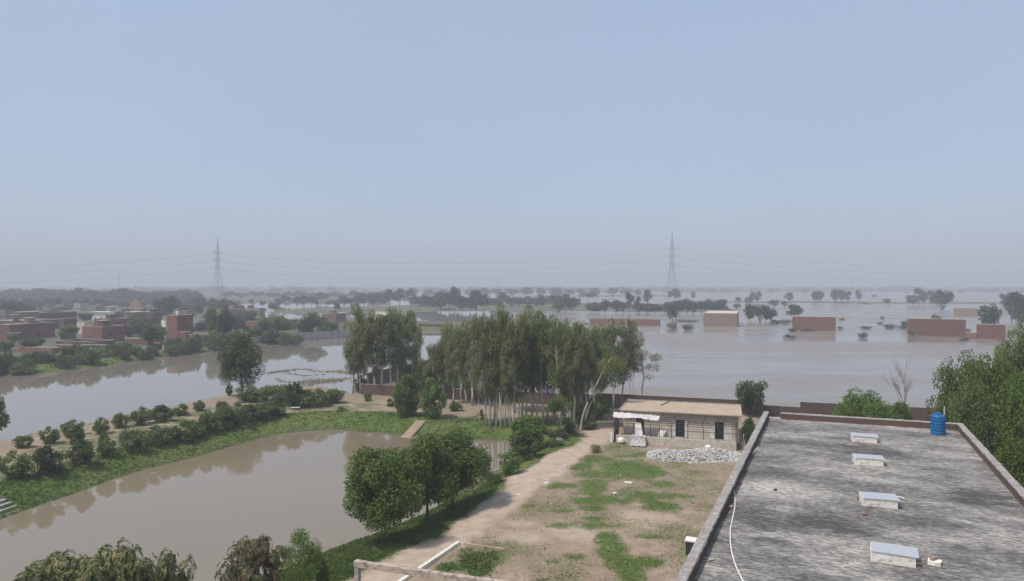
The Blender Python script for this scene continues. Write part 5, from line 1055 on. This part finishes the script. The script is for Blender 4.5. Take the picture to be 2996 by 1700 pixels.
# ------------------------------------------------------------------ grass, weeds, litter (nobody could count them)
def tufts(name, n, xr, yr, thr, hgt, mat, label, cat, seed, wide=0.03, blades=4, cond=None):
    r = np.random.default_rng(seed); Y = np.exp(r.uniform(math.log(yr[0]), math.log(yr[1]), n)); X = r.uniform(xr[0], xr[1], n)*Y
    h, g, pl, orch = masks(X, Y); keep = (g > thr+r.uniform(0, 0.35, n)) & (h > WZ+0.08)
    if cond is not None: keep &= cond(X, Y, h, g, pl, orch, r)
    X, Y, h = X[keep], Y[keep], h[keep]; k = len(X)
    X = np.repeat(X, blades)+r.normal(0, 0.09, k*blades); Y = np.repeat(Y, blades)+r.normal(0, 0.09, k*blades); h = np.repeat(h, blades); n = len(X)
    a = r.uniform(0, 6.28, n); H = hgt*r.uniform(0.5, 1.3, n)*np.repeat(r.uniform(0.5, 1.4, k), blades); w_ = wide*r.uniform(0.7, 1.4, n)
    dx, dy = np.cos(a)*w_, np.sin(a)*w_; b = r.uniform(0, 6.28, n); lx, ly = np.cos(b)*H*0.5, np.sin(b)*H*0.5
    z = h-0.03
    V = np.stack([np.stack([X-dx, Y-dy, z], -1), np.stack([X+dx, Y+dy, z], -1), np.stack([X+lx*.5+dx*.7, Y+ly*.5+dy*.7, z+H*.7], -1), np.stack([X+lx, Y+ly, z+H], -1)], 1)
    o = link(name, quads_mesh(name, V, [mat])); tag(o, label, cat, kind='stuff'); return n
tufts('grass', 120000, (-0.95, -0.02), (44, 130), 0.45, 0.15, M['grass'], 'lush green grass on the sloping banks of the pond', 'grass', 1, 0.035, 6)
tufts('yard_grass', 110000, (-0.25, 0.42), (44, 96), 0.12, 0.06, M['grass'], 'short patchy grass on the bare dirt yard', 'grass', 2, 0.04, 3, cond=lambda X, Y, h, g, pl, orch, r: h > -0.3)
tufts('dry_weeds', 7000, (-0.9, 0.45), (46, 190), -0.1, 0.2, M['dry'], 'sparse dry weeds over the bare soil', 'weeds', 3, 0.03, 3, cond=lambda X, Y, h, g, pl, orch, r: (g < 0.45) & (pl < 0.3) & (r.random(len(X)) < 0.5))
tufts('orchard_grass', 30000, (-1.0, -0.1), (66, 135), -0.1, 0.16, M['grass'], 'thin grass between the orchard rows', 'grass', 7, 0.04, 3, cond=lambda X, Y, h, g, pl, orch, r: (orch > 0.5) & (fbm(X, Y, 6, 44) > 0.5))
tufts('bank_weeds', 30000, (-1.0, 0.1), (150, 330), 0.35, 0.5, M['shrub'], 'rank weeds along the village bank', 'weeds', 4, 0.12, 3)
def pebbles():
    r = np.random.default_rng(31); V = []; F_ = []
    Y = np.exp(r.uniform(math.log(46), math.log(94), 2600)); X = r.uniform(-0.22, 0.4, 2600)*Y; h, g, pl, orch = masks(X, Y)
    for x, y, z in zip(X[h > -0.4], Y[h > -0.4], h[h > -0.4]):
        s = r.uniform(0.02, 0.055)*(2.2 if r.random() < 0.06 else 1); n = len(V)
        for p in ((1, 0, 0), (-1, 0, 0), (0, .8, 0), (0, -.8, 0), (0, 0, .6), (0, 0, -.6)): V.append((x+p[0]*s*r.uniform(.7, 1.3), y+p[1]*s*r.uniform(.7, 1.3), z+p[2]*s+0.01))
        for f in ((0, 2, 4), (2, 1, 4), (1, 3, 4), (3, 0, 4), (2, 0, 5), (1, 2, 5), (3, 1, 5), (0, 3, 5)): F_.append(tuple(i+n for i in f))
    o = MB().add(V, F_).build('pebbles', M['stone']); tag(o, 'pebbles and small litter strewn over the yard', 'pebbles', kind='stuff')
pebbles()
# weedy film on the channel
def film():
    r = random.Random(4); V = []
    for (x0, y0, x1, y1, w_) in [(785, 1093, 860, 1080, 1.2), (860, 1080, 960, 1086, 0.5), (960, 1086, 1030, 1090, 0.9), (890, 1125, 930, 1112, 2.2), (800, 1110, 900, 1122, 0.4), (900, 1122, 1020, 1108, 0.7), (830, 1095, 940, 1098, 0.3), (955, 1117, 1000, 1110, 1.4)]:
        a = P(x0, y0, WZ+0.02); b = P(x1, y1, WZ+0.02)
        for i in range(int(260*w_)+60):
            f = r.random(); p = a.lerp(b, f)+Vector((r.gauss(0, 0.9*w_), r.gauss(0, 1.2*w_)+1.5*math.sin(f*7+x0), 0)); s = r.uniform(0.08, 0.4)
            t_ = r.uniform(0, 6.28); d = Vector((math.cos(t_), math.sin(t_), 0))*s; e_ = Vector((-d.y, d.x, 0))*0.5; zz = Vector((0, 0, r.uniform(0.0, 0.12)))
            V.append([p-d, p-e_+zz, p+d+zz, p+e_])
    o = link('floating_weed', quads_mesh('floating_weed', np.array([[tuple(v) for v in q] for q in V]), [M['dry']])); tag(o, 'thin lines of floating weed on the channel right of the lone tree', 'weed', kind='stuff')
film()
# ------------------------------------------------------------------ pylons and wires
def pylon_mesh(H, wb, armz, armw, r_):
    m = MB(); am = MB()
    def wd(z): f = z/H; return (wb*(1-f/0.5)+wb*0.24*(f/0.5)) if f < 0.5 else wb*0.24*(1-(f-0.5)/0.5)+0.3*(f-0.5)/0.5 if f > 0.78 else wb*0.24*(1-(f-0.5)*0.25)
    lv = [0, 0.1, 0.2, 0.29, 0.37, 0.44, 0.5, 0.56, 0.62, 0.67, 0.72, 0.78, 0.86, 0.93, 1.0]
    for (a, b) in zip(lv, lv[1:]):
        z0, z1 = a*H, b*H; w0, w1 = wd(z0)/2, wd(z1)/2; cs = [(-1, -1), (1, -1), (1, 1), (-1, 1)]
        for i, (sx, sy) in enumerate(cs):
            nx_, ny_ = cs[(i+1) % 4]
            m.tube([(sx*w0, sy*w0, z0), (sx*w1, sy*w1, z1)], r_, 4)
            m.tube([(sx*w0, sy*w0, z0), (nx_*w1, ny_*w1, z1)], r_*0.55, 3); m.tube([(nx_*w0, ny_*w0, z0), (sx*w1, sy*w1, z1)], r_*0.55, 3)
            m.tube([(sx*w1, sy*w1, z1), (nx_*w1, ny_*w1, z1)], r_*0.6, 3)
    for z in armz:
        for s in (-1, 1):
            for y in (-1, 1): am.tube([(0, y*wd(z)*0.4, z), (s*armw/2, 0, z+0.3)], r_*0.9, 4)
            am.tube([(0, 0, z+2.5), (s*armw/2, 0, z+0.3)], r_*0.7, 4)
            am.tube([(s*armw/2, 0, z+0.3), (s*armw/2, 0, z-2.2)], r_*0.8, 4)
    return m.mesh('tower_frame', M['steel']), am.mesh('cross_arms', M['steel'])
def pylon(px, Y, top, label, rz, sc=1.0, meshes=None, group='lattice power pylons'):
    x = (px-1498)/F*Y; H = ZAT(top, Y)-WZ
    e = empty('power_pylon', (x, Y, WZ-0.3), rz, label, 'pylon', group); s = H/88
    e.scale = (s, s, s)
    for nm, me in zip(('tower_frame', 'cross_arms'), meshes): link(nm, me, e)
    return e, H
LWd = Vector((237+411, 60)).normalized()
pm = pylon_mesh(88, 15.5, [64.5-7.5, 71.5-7.5-6.5+6.5*1, 71], 16, 0.3)
pm = pylon_mesh(88, 15.5, [45.5, 56, 66.5], 20, 0.24)
pmf = pylon_mesh(88, 15.5, [45.5, 56, 66.5], 20, 0.55)
e1, H1 = pylon(637, 985, 693, 'nearer lattice pylon rising above the left village', math.atan2(LWd.y, LWd.x)+R(90)-R(22), meshes=pm)
e2, H2 = pylon(1966, 1060, 680, 'lattice pylon with wide arms rising from the flood at the right', R(8), meshes=pm)
e0, H0 = pylon(-1100, 1000, 720, 'pylon outside the left edge carrying the left wires', R(80), meshes=pm)
e3, H3 = pylon(3500, 1450, 740, 'pylon outside the right edge carrying the right wires', R(60), meshes=pm)
for px, Y, top, lab in ((349, 2300, 791, 'very faint distant pylon above the left village'), (967, 2700, 806, 'very faint distant pylon between the two near pylons, the left one'), (1454, 2900, 809, 'very faint distant pylon between the two near pylons, the right one'), (2493, 2700, 803, 'very faint distant pylon right of the flood trees')):
    pylon(px, Y, top, lab, R(20), meshes=pmf)
def wire(ex, ey, fr, sag, side, label, Ha, Hb):
    a = ex.location.copy(); b = ey.location.copy(); sa = ex.scale.x; sb = ey.scale.x
    za = [45.5, 56, 66.5][fr]; oa = Vector((math.cos(ex.rotation_euler.z), math.sin(ex.rotation_euler.z), 0))*10*side
    ob = Vector((math.cos(ey.rotation_euler.z), math.sin(ey.rotation_euler.z), 0))*10*side
    a = a+oa*sa+Vector((0, 0, (za-2.2)*sa)); b = b+ob*sb+Vector((0, 0, (za-2.2)*sb))
    pts = [a.lerp(b, k/40)-Vector((0, 0, sag*4*(k/40)*(1-k/40))) for k in range(41)]
    o = MB().tube(pts, 0.17, 4).build('power_line', M['steel']); tag(o, label, 'power line', 'wires between the pylons')
nm = ['lowest', 'middle', 'top']
for fr in range(3):
    wire(e1, e2, fr, 17, -1, f'{nm[fr]} wire sagging between the left and right pylons', H1, H2)
    wire(e0, e1, fr, 20, -1, f'{nm[fr]} wire running left from the left pylon', H0, H1)
    wire(e2, e3, fr, 20, 1, f'{nm[fr]} faint wire running right from the right pylon', H2, H3)
# ------------------------------------------------------------------ haze
m = bpy.data.materials.new('haze_mat'); m.use_nodes = True; t = m.node_tree; t.nodes.remove(t.nodes['Principled BSDF'])
pv = N(t, 'ShaderNodeVolumePrincipled'); pv.inputs['Color'].default_value = (0.925, 0.95, 1.0, 1); pv.inputs['Density'].default_value = HAZE_DENSITY; pv.inputs['Anisotropy'].default_value = 0.0
t.links.new(pv.outputs[0], t.nodes['Material Output'].inputs['Volume'])
hz = MB().box(-9000, 9000, -190, 9500, -4.5, 125).build('haze', m); tag(hz, 'pale bluish haze hanging over the flood and villages', 'haze', kind='stuff')
